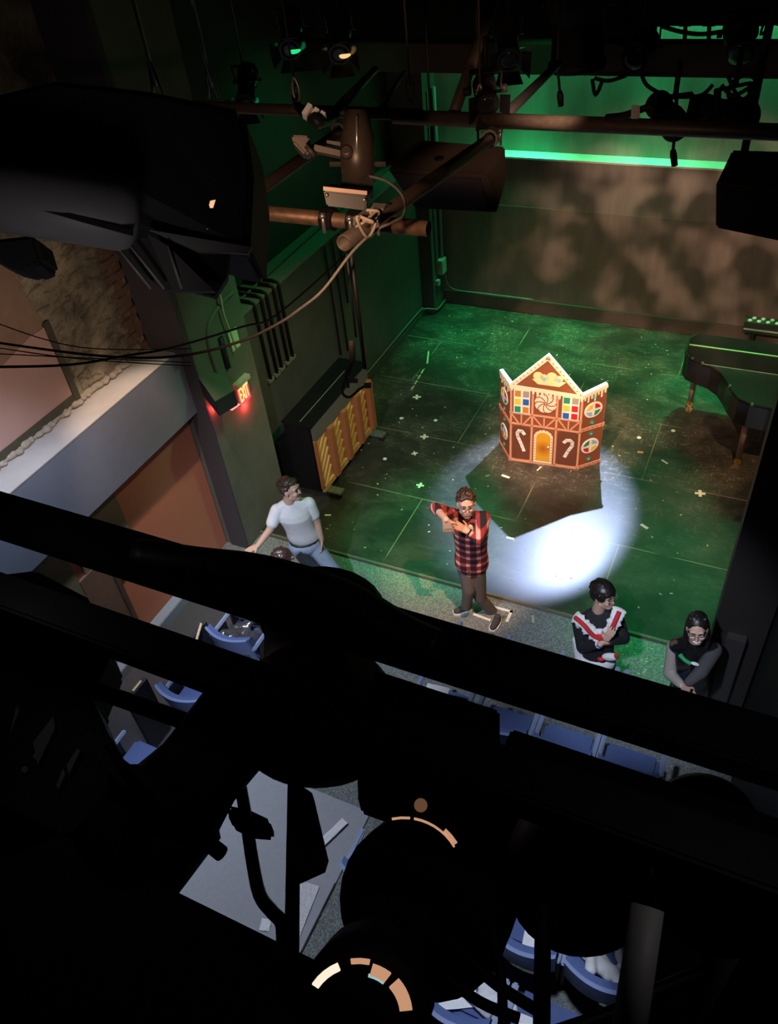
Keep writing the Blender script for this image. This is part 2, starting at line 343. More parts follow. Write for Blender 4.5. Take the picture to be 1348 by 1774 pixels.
# back wall: lower slab, recessed upper wall, ledge between them
struct(MB().quadbox((-5.25, 11.54, -0.1), (1.3, 11.95, 1.735)).build('wall_back', M_WALLB))
struct(MB().quadbox((-5.25, 11.545, 1.735), (1.3, 11.95, 2.43)).build('wall_back_panel', wall_mat('grey_upper_panel', (0.12, 0.115, 0.105), (0.18, 0.17, 0.155), 0.65)))
struct(MB().quadbox((-5.25, 11.53, 2.43), (1.3, 11.90, 2.455)).build('trim_2', mat('ledge_cap', (0.5, 0.5, 0.46), 0.7, 0, 0.3, 60)))
struct(MB().quadbox((-5.7, 11.80, 2.4), (1.3, 12.0, 7.3)).build('wall_back_upper', M_WALLU))
struct(MB().quadbox((-5.0, 11.505, 0.0), (1.3, 11.54, 0.235)).build('baseboard_back', mat('baseboard_black', (0.075, 0.06, 0.05), 0.45, 0, 0.25, 20), bevel=0.006))
# left stage wall with ledge and set-back upper wall
struct(MB().quadbox((-5.45, 6.1, -0.1), (-5.16, 11.3, 2.42)).build('wall_left', M_WALLL))
struct(MB().quadbox((-5.55, 6.1, 2.42), (-5.15, 11.3, 2.45)).build('trim_3', mat('side_ledge', (0.17, 0.17, 0.15), 0.75, 0, 0.2, 14)))
struct(MB().quadbox((-5.75, 6.0, 2.4), (-5.55, 12.0, 7.3)).build('wall_left_upper', mat('side_upper_wall', (0.035, 0.037, 0.033), 0.8, 0, 0.15, 4)))
struct(MB().quadbox((-5.16, 6.15, 0.0), (-5.12, 11.1, 0.10)).build('baseboard_left', mat('baseboard_side', (0.05, 0.05, 0.046), 0.5, 0, 0.2, 20)))
struct(MB().quadbox((-5.5, 11.08, -0.05), (-4.96, 11.54, 6.9)).build('wall_left_pilaster', mat('corner_pilaster', (0.06, 0.06, 0.055), 0.55, 0, 0.15, 8)))
struct(MB().quadbox((1.3, -1.5, -0.1), (1.5, 12.0, 7.3)).build('wall_right', BLK2))
struct(MB().quadbox((-6.4, -1.5, 7.2), (1.5, 12.0, 7.4)).build('ceiling', BLACK))
# exit pillar
pl = MB().quadbox((-5.55, 5.215, -0.1), (-4.95, 6.12, 6.9)).build('wall_left_pillar', M_PILL); struct(pl)
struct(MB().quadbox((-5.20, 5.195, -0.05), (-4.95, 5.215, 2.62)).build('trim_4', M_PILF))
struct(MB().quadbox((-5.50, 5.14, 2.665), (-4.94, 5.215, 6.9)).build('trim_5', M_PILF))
# alcove beside the audience: terracotta wall, slate beam, plaster ledge, rubble wall, board
struct(MB().quadbox((-5.5, -1.5, -0.1), (-5.27, 5.2, 1.93)).build('wall_alcove', M_ORNG))
struct(MB().quadbox((-5.27, 3.30, 0.92), (-5.245, 3.96, 1.93)).quadbox((-5.27, 1.0, 0.92), (-5.245, 3.2, 1.93)).build('trim_6', M_OLIV))
struct(MB().quadbox((-5.27, 3.2, 0.0), (-5.235, 3.55, 1.3)).build('door_1', mat('brown_door', (0.16, 0.10, 0.07), 0.6, 0, 0.2, 10)))
struct(MB().quadbox((-5.27, 3.55, 0.0), (-5.22, 3.60, 1.93)).build('trim_7', mat('brown_door_jamb', (0.10, 0.062, 0.045), 0.6, 0, 0.2, 10)))
struct(MB().quadbox((-5.27, -1.5, -0.04), (-5.14, 4.55, 0.10)).build('baseboard_alcove', mat('baseboard_slate', (0.25, 0.29, 0.37), 0.6, 0, 0.08, 10), bevel=0.008))
struct(MB().quadbox((-5.6, -1.5, 1.93), (-5.10, 5.2, 2.66)).build('wall_alcove_beam', M_BEAM))
struct(MB().quadbox((-5.47, -1.5, 2.655), (-5.10, 5.14, 2.672)).build('trim_8', M_LEDG))
# rubble masonry above the ledge
b = MB(); b.quadbox((-5.75, -1.5, 2.62), (-5.45, 5.9, 6.5))
rs = random.Random(3)
for i in range(420):
    y = rs.uniform(3.9, 5.2); z = rs.uniform(2.68, 4.2); r = rs.uniform(0.018, 0.055)
    if y < 4.24 and z < 3.5: continue
    q = Matrix.Rotation(rs.uniform(-0.4, 0.4), 3, 'X')
    b.obox((-5.45, y, z), (rs.uniform(0.008, 0.03), 0, 0), q @ V((0, r * 1.5, 0)), q @ V((0, 0, r * 0.7)))
struct(b.build('wall_alcove_stone', M_STON, bevel=0.008))
b = MB(); rs = random.Random(5)
for i in range(130):
    y = 2.0 + 2.9 * i / 130 + rs.uniform(-0.02, 0.02); x = -5.425 + rs.uniform(-0.03, 0.02)
    r = rs.uniform(0.02, 0.045)
    b.ell((x, y, 2.68 + r * 0.4), (r * 1.1, 0, 0), (0, r * 1.2, 0), (0, 0, r * rs.uniform(0.6, 1.0)), nu=7, nv=5)
struct(b.build('trim_9', mat('ledge_rubble', (0.30, 0.27, 0.22), 0.95, 0, 0.35, 14, bump=0.5)))
b = MB()
for k in range(26):      # brick return beside the pillar
    z = 2.69 + k * 0.075
    for j in range(3):
        y = 4.92 + j * 0.13 + (0.05 if k % 2 else 0)
        b.quadbox((-5.5, y, z), (-5.435 + 0.006 * ((k * 7 + j * 3) % 5), min(y + 0.12, 5.14), z + 0.065))
struct(b.build('wall_alcove_brick', M_BRIK))
struct(MB().quadbox((-5.47, 1.6, 2.79), (-5.435, 4.10, 3.46)).build('window_1', M_PINK))
fr = MB(); fr.quadbox((-5.47, 4.10, 2.72), (-5.42, 4.165, 3.50)).quadbox((-5.47, 1.6, 2.715), (-5.425, 4.165, 2.79))
struct(fr.build('trim_10', mat('dark_window_frame', (0.055, 0.052, 0.035), 0.7, 0, 0.3, 20)))
struct(MB().prism([(-5.46, 1.4, 3.40), (-5.46, 3.59, 3.41), (-5.46, 4.09, 3.51), (-5.46, 4.03, 3.84), (-5.46, 4.0, 4.6), (-5.46, 1.4, 4.6)], (0.05, 0, 0)).build('wall_alcove_lintel', mat('lintel_plaster', (0.22, 0.145, 0.10), 0.9, 0, 0.25, 9, bump=0.5)))
# aisle steps beside the seating and a dark post on the right edge of the stage
struct(MB().quadbox((-3.42, 2.09, -0.035), (-2.12, 2.75, -0.012)).quadbox((-3.42, 1.0, -0.035), (-2.12, 2.09, 0.012)).build('floor_aisle', mat('aisle_vinyl', (0.36, 0.37, 0.40), 0.75, 0, 0.1, 28)))
struct(MB().quadbox((0.215, 4.93, -0.05), (0.62, 5.35, 6.9)).build('wall_right_post', mat('brown_black_post', (0.017, 0.014, 0.014), 0.6, 0, 0.1, 6)))
struct(MB().quadbox((0.62, 5.0, -0.05), (1.3, 5.12, 6.9)).build('wall_right_return', BLACK))
struct(MB().quadbox((0.64, 2.0, -0.05), (0.72, 5.0, 4.6)).build('wall_right_drape', BLACK))
struct(MB().quadbox((-5.14, 1.0, -0.035), (-3.5, 4.6, -0.02)).build('floor_left_block', mat('dark_vinyl', (0.05, 0.052, 0.058), 0.7, 0, 0.2, 20)))
struct(MB().quadbox((0.33, 4.85, -0.05), (0.48, 4.93, 1.0)).build('trim_11', mat('post_casing', (0.030, 0.027, 0.027), 0.6, 0, 0.1, 6)))
# overhead dark valance and header in front of the upper back wall
struct(MB().quadbox((-5.55, 9.0, 4.19), (1.3, 9.22, 4.475)).build('trim_12', mat('header_brown', (0.055, 0.030, 0.026), 0.7, 0, 0.2, 6)))
b = MB()
for k in range(60):
    x0 = -5.55 + k * 0.115; b.quadbox((x0, 9.6 + 0.03 * (k % 2), 4.50 if x0 > -1.68 else 4.1), (x0 + 0.115, 9.68 + 0.03 * (k % 2), 7.2))
tag(b.build('valance_curtain', mat('black_velour', (0.008, 0.008, 0.008), 0.95, 0, 0.2)), 'black pleated valance curtain hanging above the stage header', 'curtain')

# ================================================================== gingerbread house
PLp, PRp, FLp, FRp = V((-2.54, 7.751, 0)), V((-1.673, 7.841, 0)), V((-2.774, 8.049, 0)), V((-1.457, 8.06, 0))
G_BRN = mat('gingerbread_brown', (0.27, 0.075, 0.028), 0.75, 0, 0.12, 7); G_DRK = mat('gingerbread_dark', (0.16, 0.045, 0.022), 0.75, 0, 0.15, 9)
G_ICE = mat('icing_cream', (0.85, 0.76, 0.55), 0.7, 0, 0.04); G_PNK = mat('icing_pink', (0.66, 0.20, 0.13), 0.7, 0, 0.1, 12)
G_WHT = mat('icing_white', (0.88, 0.86, 0.80), 0.7, 0, 0.03); G_EDGE = mat('panel_edge_white', (0.82, 0.84, 0.88), 0.7, 0, 0.03)
G_YEL = mat('candy_yellow', (0.85, 0.62, 0.04), 0.6, 0, 0.06); G_RED = mat('candy_red', (0.62, 0.02, 0.02), 0.6, 0, 0.05); G_BLU = mat('candy_blue', (0.03, 0.12, 0.50), 0.6, 0, 0.05)
G_GRN = mat('candy_green', (0.02, 0.30, 0.16), 0.6, 0, 0.05); G_ORG = mat('candy_orange', (0.62, 0.24, 0.03), 0.6, 0, 0.08); G_GRY = mat('candy_grey', (0.40, 0.33, 0.28), 0.6, 0, 0.05); G_SKY = mat('candy_pale_blue', (0.36, 0.52, 0.70), 0.6, 0, 0.05)
house = thing('gingerbread_house', (-2.11, 7.8, 0), 'folding painted gingerbread house flat with gabled middle panel, in the white spotlight', 'stage set')
class Panel:
    def __init__(s, a, b): s.a = a; s.e = (b - a).normalized(); s.n = s.e.cross(V((0, 0, 1)))   # n faces the audience
    def p(s, u, v, d=0.0): return s.a + s.e * u + V((0, 0, v)) + s.n * d
    def slab(s, mb, pts, d0, d1): mb.prism([s.p(u, v, d0) for u, v in pts], s.n * (d1 - d0)); return mb
def disc_pts(cu, cv, ru, rv, n=24, a0=0, a1=2 * math.pi): return [(cu + ru * math.cos(a0 + (a1 - a0) * k / n), cv + rv * math.sin(a0 + (a1 - a0) * k / n)) for k in range(n)]
def ring(P, mb, cu, cv, r0, r1, d0, d1, n=24):
    for k in range(n):
        a, c = 2 * math.pi * k / n, 2 * math.pi * (k + 1) / n
        P.slab(mb, [(cu + r0 * math.cos(a), cv + r0 * math.sin(a)), (cu + r1 * math.cos(a), cv + r1 * math.sin(a)), (cu + r1 * math.cos(c), cv + r1 * math.sin(c)), (cu + r0 * math.cos(c), cv + r0 * math.sin(c))], d0, d1)
def strip(P, mb, pts, wd, d0, d1):
    for (u0, v0), (u1, v1) in zip(pts, pts[1:]):
        t = V((u1 - u0, v1 - v0)); t.normalize(); nx, ny = -t.y * wd / 2, t.x * wd / 2; ex, ey = t.x * wd * 0.25, t.y * wd * 0.25
        P.slab(mb, [(u0 - nx - ex, v0 - ny - ey), (u1 - nx + ex, v1 - ny + ey), (u1 + nx + ex, v1 + ny + ey), (u0 + nx - ex, v0 + ny - ey)], d0, d1)
C = Panel(PLp, PRp); CW = 0.872
def bb(us): return us
mp_ = MB(); C.slab(mp_, [(0, 0.0), (CW, 0.0), (CW, 1.08), (CW / 2, 1.595), (0, 1.14)], -0.045, 0); cpan = mp_.build('centre_panel', G_BRN, house)
m_ = MB(); strip(C, m_, [(0.0, 1.145), (0.436, 1.60), (CW, 1.085)], 0.012, -0.047, 0.004); m_.build('panel_edge', G_EDGE, cpan)
# icing along the gable and dripping eaves
m_ = MB(); strip(C, m_, [(0.02, 1.15), (0.436, 1.575), (0.855, 1.09)], 0.055, 0, 0.006)
strip(C, m_, [(0.0, 1.135), (0.87, 1.085)], 0.05, 0, 0.007)
for k in range(17):
    u = 0.02 + k * 0.052; ln = [0.03, 0.06, 0.04, 0.085, 0.05, 0.035, 0.07][k % 7]
    C.slab(m_, [(u - 0.018, 1.14 - u * 0.057), (u + 0.018, 1.14 - u * 0.057), (u + 0.012, 1.115 - u * 0.057 - ln), (u, 1.105 - u * 0.057 - ln), (u - 0.012, 1.115 - u * 0.057 - ln)], 0, 0.008)
m_.build('icing_drips', G_ICE, cpan)
m_ = MB()
for k in range(10):
    for s_ in (0, 1):
        t = (k + 0.5) / 10; u, v = (0.02 + t * 0.416, 1.15 + t * 0.425) if s_ == 0 else (0.855 - t * 0.419, 1.09 + t * 0.485)
        C.slab(m_, disc_pts(u, v, 0.007, 0.007, 8), 0.004, 0.010)
m_.build('gumdrop_dots', G_RED, cpan)
# cream scalloped cake plate in the gable
m_ = MB()
for u, v, r in ((0.33, 1.315, 0.058), (0.40, 1.30, 0.048), (0.49, 1.325, 0.060), (0.575, 1.30, 0.048)): C.slab(m_, disc_pts(u, v, r, r * 0.9, 18), 0, 0.006)
C.slab(m_, [(0.265, 1.265), (0.33, 1.205), (0.585, 1.195), (0.655, 1.262), (0.46, 1.275)], 0, 0.008); cake = m_.build('cream_cake', mat('cake_cream', (0.85, 0.72, 0.36), 0.7, 0, 0.08), cpan)
m_ = MB()
for u, v in ((0.40, 1.285), (0.575, 1.285)): C.slab(m_, disc_pts(u, v, 0.030, 0.030, 14), 0.006, 0.010)
m_.build('blue_swirl', G_SKY, cake)
# timber frame pattern
m_ = MB()
strip(C, m_, [(0.012, 1.10), (0.012, 0.02)], 0.024, 0, 0.005); strip(C, m_, [(0.86, 1.06), (0.86, 0.0)], 0.024, 0, 0.005)
for u in (0.275, 0.572): strip(C, m_, [(u, 1.08), (u, 0.02)], 0.026, 0, 0.005)
for v in (0.745, 0.585): strip(C, m_, [(0.0, v + 0.01), (CW, v - 0.01)], 0.026, 0, 0.005)
strip(C, m_, [(0.0, 0.022), (CW, 0.016)], 0.040, 0, 0.005)
for u0, u1 in ((0.02, 0.265), (0.285, 0.56), (0.585, 0.85)):
    um = (u0 + u1) / 2
    strip(C, m_, [(um, 0.74), (um, 0.59)], 0.018, 0, 0.005); strip(C, m_, [(u0, 0.735), (um - 0.03, 0.60)], 0.018, 0, 0.005); strip(C, m_, [(u1, 0.735), (um + 0.03, 0.60)], 0.018, 0, 0.005)
m_.build('timber_pattern', mat('icing_salmon', (0.72, 0.33, 0.20), 0.7, 0, 0.15, 5), cpan)
m_ = MB()
for u0, u1 in ((0.035, 0.255), (0.597, 0.842)):
    m_ = MB(); C.slab(m_, [(u0 + 0.03, 0.05), (u1 - 0.03, 0.05), (u1, 0.08), (u1, 0.53), (u1 - 0.03, 0.56), (u0 + 0.03, 0.56), (u0, 0.53), (u0, 0.08)], 0, 0.006)
    m_.build('dark_lower_panel', G_DRK, cpan)
# six-pane windows
def pane_window(u0, u1, v0, v1, cols):
    f = MB(); C.slab(f, [(u0, v0), (u1, v0), (u1, v1), (u0, v1)], 0, 0.007); fo = f.build('pane_window', G_WHT, cpan)
    k = 0
    for r in range(3):
        for c in range(2):
            w_ = (u1 - u0) / 2; h_ = (v1 - v0) / 3; a = u0 + c * w_ + w_ * 0.13; e = u0 + (c + 1) * w_ - w_ * 0.13; t = v1 - r * h_ - h_ * 0.13; q = v1 - (r + 1) * h_ + h_ * 0.13
            p = MB(); C.slab(p, [(a, q), (e, q), (e, t), (a, t)], 0.007, 0.010); p.build('candy_pane', cols[k], fo); k += 1
pane_window(0.045, 0.243, 0.76, 1.10, [G_ORG, G_GRY, G_YEL, G_BLU, G_GRN, G_ORG])
pane_window(0.63, 0.83, 0.745, 1.075, [G_GRN, G_GRY, G_YEL, G_RED, G_BLU, G_RED])
# peppermint
m_ = MB(); C.slab(m_, disc_pts(0.431, 0.938, 0.132, 0.132, 32), 0, 0.007); pep = m_.build('peppermint', G_ICE, cpan)
m_ = MB(); m2 = MB()
for k in range(8):
    a = 2 * math.pi * k / 8
    pts = [(0.431 + r * math.cos(a + r * 6), 0.938 + r * math.sin(a + r * 6)) for r in (0.012, 0.045, 0.08, 0.105, 0.128)]
    strip(C, m_, pts, 0.010, 0.007, 0.010)
    C.slab(m2, disc_pts(0.431, 0.938, 0.132, 0.132, 4, a + 0.80, a + 1.05) + [(0.431 + 0.112 * math.cos(a + 0.92), 0.938 + 0.112 * math.sin(a + 0.92))], 0.007, 0.0095)
m_.build('swirl_line', mat('swirl_brown', (0.30, 0.06, 0.03), 0.7, 0, 0), pep); m2.build('red_rim_mark', G_RED, pep)
# candy canes
for pts in ([(0.185, 0.19), (0.15, 0.29), (0.105, 0.40), (0.095, 0.455), (0.115, 0.493), (0.155, 0.49), (0.185, 0.45)], [(0.70, 0.18), (0.735, 0.27), (0.78, 0.36), (0.783, 0.41), (0.755, 0.44), (0.71, 0.435), (0.68, 0.40)]):
    m_ = MB(); strip(C, m_, pts, 0.040, 0.006, 0.012); cn = m_.build('candy_cane', G_WHT, cpan)
    m_ = MB()
    for (u0, v0), (u1, v1) in zip(pts[:4], pts[1:5]):
        uu, vv = (u0 + u1) / 2, (v0 + v1) / 2; strip(C, m_, [(uu - 0.014, vv - 0.012), (uu + 0.014, vv + 0.004)], 0.008, 0.012, 0.014)
    m_.build('cane_stripe', mat('cane_pink', (0.75, 0.35, 0.28), 0.7, 0, 0), cn)
# arched door
def arch(u0, u1, v0, vs): 
    um = (u0 + u1) / 2; r = (u1 - u0) / 2
    return [(u0, v0), (u1, v0)] + [(um + r * math.cos(math.pi * k / 12), vs + r * 0.95 * math.sin(math.pi * k / 12)) for k in range(13)]
m_ = MB(); C.slab(m_, arch(0.292, 0.556, 0.03, 0.435), 0, 0.006); m_.build('door_surround', G_DRK, cpan)
m_ = MB(); C.slab(m_, arch(0.305, 0.543, 0.035, 0.432), 0, 0.009); dr = m_.build('arched_door', G_ICE, cpan)
m_ = MB(); C.slab(m_, arch(0.335, 0.512, 0.065, 0.425), 0.009, 0.012)
mg = bpy.data.materials.new('door_amber'); mg.use_nodes = True; nt = mg.node_tree; tc = nt.nodes.new('ShaderNodeTexCoord'); sb = nt.nodes.new('ShaderNodeVectorMath'); sb.operation = 'DISTANCE'; sb.inputs[1].default_value = tuple(C.p(0.425, 0.26)); cr = nt.nodes.new('ShaderNodeValToRGB')
nt.links.new(tc.outputs['Object'], sb.inputs[0]); nt.links.new(sb.outputs['Value'], cr.inputs['Fac']); cr.color_ramp.elements[0].color = (0.42, 0.09, 0.01, 1); cr.color_ramp.elements[1].position = 0.13; cr.color_ramp.elements[1].color = (0.72, 0.36, 0.02, 1)
nt.links.new(cr.outputs['Color'], nt.nodes['Principled BSDF'].inputs['Base Color'])
m_.build('amber_door_leaf', mg, dr)
m_ = MB()
for k in range(9):
    for u in (0.318, 0.529): C.slab(m_, disc_pts(u, 0.08 + k * 0.043, 0.007, 0.007, 8), 0.009, 0.012)
for k in range(1, 7):
    a = math.pi * k / 7; C.slab(m_, disc_pts(0.424 + 0.105 * math.cos(a), 0.44 + 0.10 * math.sin(a), 0.007, 0.007, 8), 0.009, 0.012)
m_.build('door_dots', G_RED, dr)
m_ = MB(); m_.ball(C.p(0.49, 0.30, 0.02), 0.011, nu=10, nv=6); m_.build('door_knob', G_WHT, dr)
# wings
def wing(a, b_, W, h0, h1, flip, outer):
    P = Panel(a, b_); m = MB(); P.slab(m, [(0, 0), (W, 0), (W, h1), (0, h0)], -0.04, 0); wp = m.build('side_panel', G_BRN, house)
    m = MB(); strip(P, m, [(0, h0 + 0.004), (W, h1 + 0.004)], 0.014, -0.042, 0.003); strip(P, m, [(W if outer else 0, 0.0), (W if outer else 0, h1 if outer else h0)], 0.008, -0.042, -0.003); m.build('panel_edge', G_EDGE, wp)
    m = MB(); strip(P, m, [(0.0, h0 - 0.025), (W, h1 - 0.025)], 0.04, 0, 0.006)
    n = 7
    for k in range(n):
        u = (k + 0.5) / n * W; h = h0 + (h1 - h0) * u / W; ln = [0.05, 0.09, 0.06, 0.11, 0.05, 0.10, 0.06][k]
        P.slab(m, [(u - 0.014, h - 0.03), (u + 0.014, h - 0.03), (u + 0.009, h - 0.04 - ln), (u - 0.009, h - 0.04 - ln)], 0, 0.007)
    m.build('icing_drips', G_ICE, wp)
    m = MB(); strip(P, m, [(0.0, 0.60), (W, 0.60)], 0.055, 0, 0.005); strip(P, m, [(0.0, 0.028), (W, 0.028)], 0.05, 0, 0.005); band = m.build('icing_band', mat('icing_salmon', (0, 0, 0)), wp)
    m = MB()
    for v in (0.60, 0.028):
        for k in range(5): P.slab(m, disc_pts((k + 0.5) / 5 * W, v, 0.008, 0.008, 8), 0.005, 0.008)
    m.build('gumdrop_dots', G_RED, band)
    u = W * 0.47
    for v in (1.045, 0.675, 0.51, 0.115):
        m = MB(); P.slab(m, disc_pts(u, v, 0.036, 0.030, 14), 0, 0.006); g = m.build('green_candy', G_GRN, wp)
        m = MB(); P.slab(m, disc_pts(u, v, 0.014, 0.012, 10), 0.006, 0.009); m.build('candy_centre', G_SKY, g)
    for v, cols in ((0.865, (G_RED, G_YEL, G_SKY, G_GRN)), (0.325, (G_SKY, G_GRN, G_RED, G_YEL))):
        m = MB(); P.slab(m, disc_pts(u, v, 0.122, 0.110, 28), 0, 0.006); f = m.build('round_window', G_WHT, wp)
        for q in range(4):
            a0 = q * math.pi / 2 + 0.16; a1 = (q + 1) * math.pi / 2 - 0.16
            m = MB(); P.slab(m, [(u + 0.03 * math.cos((a0 + a1) / 2), v + 0.03 * math.sin((a0 + a1) / 2))] + [(u + 0.097 * math.cos(a0 + (a1 - a0) * k / 6), v + 0.087 * math.sin(a0 + (a1 - a0) * k / 6)) for k in range(7)], 0.006, 0.009); m.build('candy_pane', cols[q], f)
wing(FLp, PLp, 0.379, 1.13, 1.15, False, False)
wing(PRp, FRp, 0.308, 1.11, 1.17, True, True)

# ================================================================== upright piano (its back to the stage)
PB = mat('piano_black', (0.006, 0.006, 0.007), 0.35, 0, 0, spec=0.35); P_ST = mat('post_brown', (0.34, 0.115, 0.04), 0.6, 0, 0.15, 12); P_SB = mat('soundboard_spruce', (0.48, 0.26, 0.07), 0.6, 0, 0.15, 10); P_RB = mat('rib_spruce', (0.56, 0.34, 0.11), 0.6, 0, 0.15, 14); P_GR = mat('back_top_board', (0.10, 0.10, 0.09), 0.6, 0, 0.1)
up = thing('upright_piano', (-4.75, 6.98, 0), 'black upright piano turned with its bare brown back to the stage, against the left wall', 'piano')
prof = [(-4.50, 0.12), (-5.08, 0.12), (-5.08, 0.62), (-5.10, 0.72), (-4.92, 0.76), (-4.84, 1.12), (-4.50, 1.12)]
MB().prism([(x, 6.26, z) for x, z in prof], (0, 1.45, 0)).build('case', PB, up, bevel=0.008)
MB().quadbox((-4.87, 6.24, 1.12), (-4.455, 7.73, 1.145)).build('lid', PB, up, bevel=0.004)
MB().quadbox((-4.645, 6.30, 1.145), (-4.635, 7.45, 1.149)).build('lid_hinge', mat('hinge_line', (0.35, 0.42, 0.32), 0.4, 0.6, 0.1), up)
MB().quadbox((-4.495, 6.28, 0.90), (-4.458, 7.70, 1.12)).build('back_board', P_GR, up)
MB().quadbox((-4.498, 6.30, 0.12), (-4.488, 7.69, 0.92)).build('soundboard', P_SB, up)
MB().quadbox((-4.49, 6.28, 0.115), (-4.455, 7.70, 0.19)).build('bottom_rail', P_RB, up)
for y in (6.285, 6.60, 6.955, 7.31, 7.655):
    wd = 0.022 if y < 6.3 else 0.045
    MB().quadbox((-4.49, y - wd, 0.17), (-4.40 if y > 6.3 else -4.455, y + wd, 0.91)).build('back_post', P_ST, up, bevel=0.004)
for y0, y1 in ((6.31, 6.55), (6.65, 6.905), (7.005, 7.26), (7.36, 7.60)):
    m = MB()
    for k in range(6):
        z = 0.10 + k * 0.14; pts = []
        a = max(z, 0.19); 
        p0 = V((-4.49, y0, z)); p1 = V((-4.49, y1, z + 0.26))
        if p1.z > 0.90: p1 = p0 + (p1 - p0) * ((0.90 - p0.z) / 0.26)
        if p1.z <= 0.2: continue
        t = (p1 - p0).normalized(); nn = V((0, -t.z, t.y)) * 0.016
        m.prism([p0 - nn, p1 - nn, p1 + nn, p0 + nn], (0.022, 0, 0))
    m.build('soundboard_ribs', P_RB, up)
for y in (6.37, 7.62):
    d = MB().quadbox((-5.0, y - 0.06, 0.085), (-4.26, y + 0.06, 0.115)).build('dolly_plate', mat('dolly_plate_steel', (0.16, 0.17, 0.14), 0.5, 0.4, 0.6, 30), up, bevel=0.004)
    m = MB()
    for x in (-4.31, -4.95): m.cyl((x, y - 0.018, 0.042), (x, y + 0.018, 0.042), 0.042)
    m.build('caster_wheel', BLK2, d)

# ================================================================== grand piano
GP = mat('polished_black', (0.008, 0.008, 0.009), 0.12, 0, 0); GL = mat('piano_lid_black', (0.010, 0.012, 0.011), 0.32, 0, 0.1)
gp = thing('grand_piano', (0.05, 9.1, 0), 'black polished grand piano with closed lid at the right of the stage', 'piano')
out = [(-0.70, 9.80), (0.95, 9.80), (0.95, 8.36), (0.30, 8.38), (0.10, 8.40), (-0.03, 8.47), (-0.12, 8.60), (-0.20, 8.78), (-0.29, 8.95), (-0.42, 9.07), (-0.58, 9.14), (-0.70, 9.20), (-0.77, 9.32), (-0.78, 9.66)]
MB().prism([(x, y, 0.66) for x, y in out], (0, 0, 0.31)).build('rim', GP, gp, bevel=0.01)
def shrink(s): 
    return [(x * s + 0.08 * (1 - s), y * s + 9.15 * (1 - s)) for x, y in out]
lid = MB().prism([(x, y, 0.972) for x, y in shrink(1.012)], (0, 0, 0.026)).build('lid', GL, gp, bevel=0.004)
MB().quadbox((-0.75, 9.475, 1.003), (0.93, 9.497, 1.009)).build('lid_hinge', mat('hinge_gold', (0.8, 0.68, 0.4), 0.35, 0.9, 0.1), lid)
MB().prism([(x, y, 0.997) for x, y in ((-0.69, 9.79), (0.93, 9.79), (0.93, 9.088), (-0.44, 9.088), (-0.58, 9.15), (-0.69, 9.21), (-0.755, 9.33), (-0.765, 9.65))], (0, 0, 0.008)).build('folded_flap', GP, lid)
MB().quadbox((-0.52, 9.075, 0.998), (0.93, 9.085, 1.003)).build('lid_seam', mat('seam_green', (0.12, 0.2, 0.15), 0.4, 0, 0.2), lid)
for x, y in ((-0.62, 9.62), (0.12, 8.55), (0.80, 8.55), (0.8, 9.65)):
    lg = MB().lathe((x, y, 0.66), (x, y, 0.10), [(0, 0.055), (0.05, 0.06), (0.12, 0.046), (1, 0.034)], 12).build('leg', mat('leg_satin', (0.50, 0.36, 0.30), 0.4, 0, 0.1), gp)
    MB().cyl((x, y - 0.02, 0.045), (x, y + 0.02, 0.045), 0.045).cyl((x, y, 0.04), (x, y, 0.11), 0.022).build('brass_caster', BRASS, lg)
for i, (x, y) in enumerate(((-0.66, 9.19), (-0.53, 9.115), (-0.16, 8.70), (0.12, 8.395))):
    MB().quadbox((x - 0.014, y - 0.012, 0.975), (x + 0.014, y + 0.012, 1.004)).build('lid_bumper', BRASS, lid)

# ================================================================== people
class Fig:
    def __init__(s, p0, label, scale=1.0):
        s.p0 = V(p0); n = V((s.p0.x, s.p0.y, 0)).normalized(); s.n = n; s.right = V((n.y, -n.x, 0)); s.to = -n
        s.root = thing('person', p0, label, 'person')
    def J(s, x, y, off=0.0):      # joint at a pixel, in the upright plane through the person, moved off metres towards the viewer
        d = ray(x, y); q = s.p0 + s.to * off; t = (q - CAM).dot(s.n) / d.dot(s.n); return CAM + d * t
def head_shapes(b, c, f, u, k=1.0):
    f = f.normalized(); r = f.cross(u).normalized(); u = r.cross(f).normalized(); A = lambda x, y, z: c + (r * x + f * y + u * z) * k
    E = lambda o, a, e, h: b.ell(A(*o), r * a * k, f * e * k, u * h * k, nu=18, nv=12)
    E((0, -0.012, 0.028), 0.074, 0.096, 0.092); E((0, 0.028, -0.040), 0.060, 0.062, 0.078)
    b.ball(A(0, 0.062, -0.092), 0.026 * k); b.cap(A(0, 0.086, 0.012), A(0, 0.105, -0.028), 0.008 * k, 0.0115 * k)
    b.cap(A(-0.042, 0.074, 0.030), A(0.042, 0.074, 0.030), 0.015 * k)
    for sx in (-1, 1):
        b.ball(A(0.036 * sx, 0.066, -0.030), 0.024 * k); E((0.078 * sx, -0.008, -0.010), 0.011, 0.020, 0.031); b.cap(A(0.05 * sx, 0.01, -0.07), A(0.012 * sx, 0.062, -0.098), 0.022 * k)
    b.cap(A(-0.018, 0.080, -0.062), A(0.018, 0.080, -0.062), 0.009 * k)
    return A, r, f, u
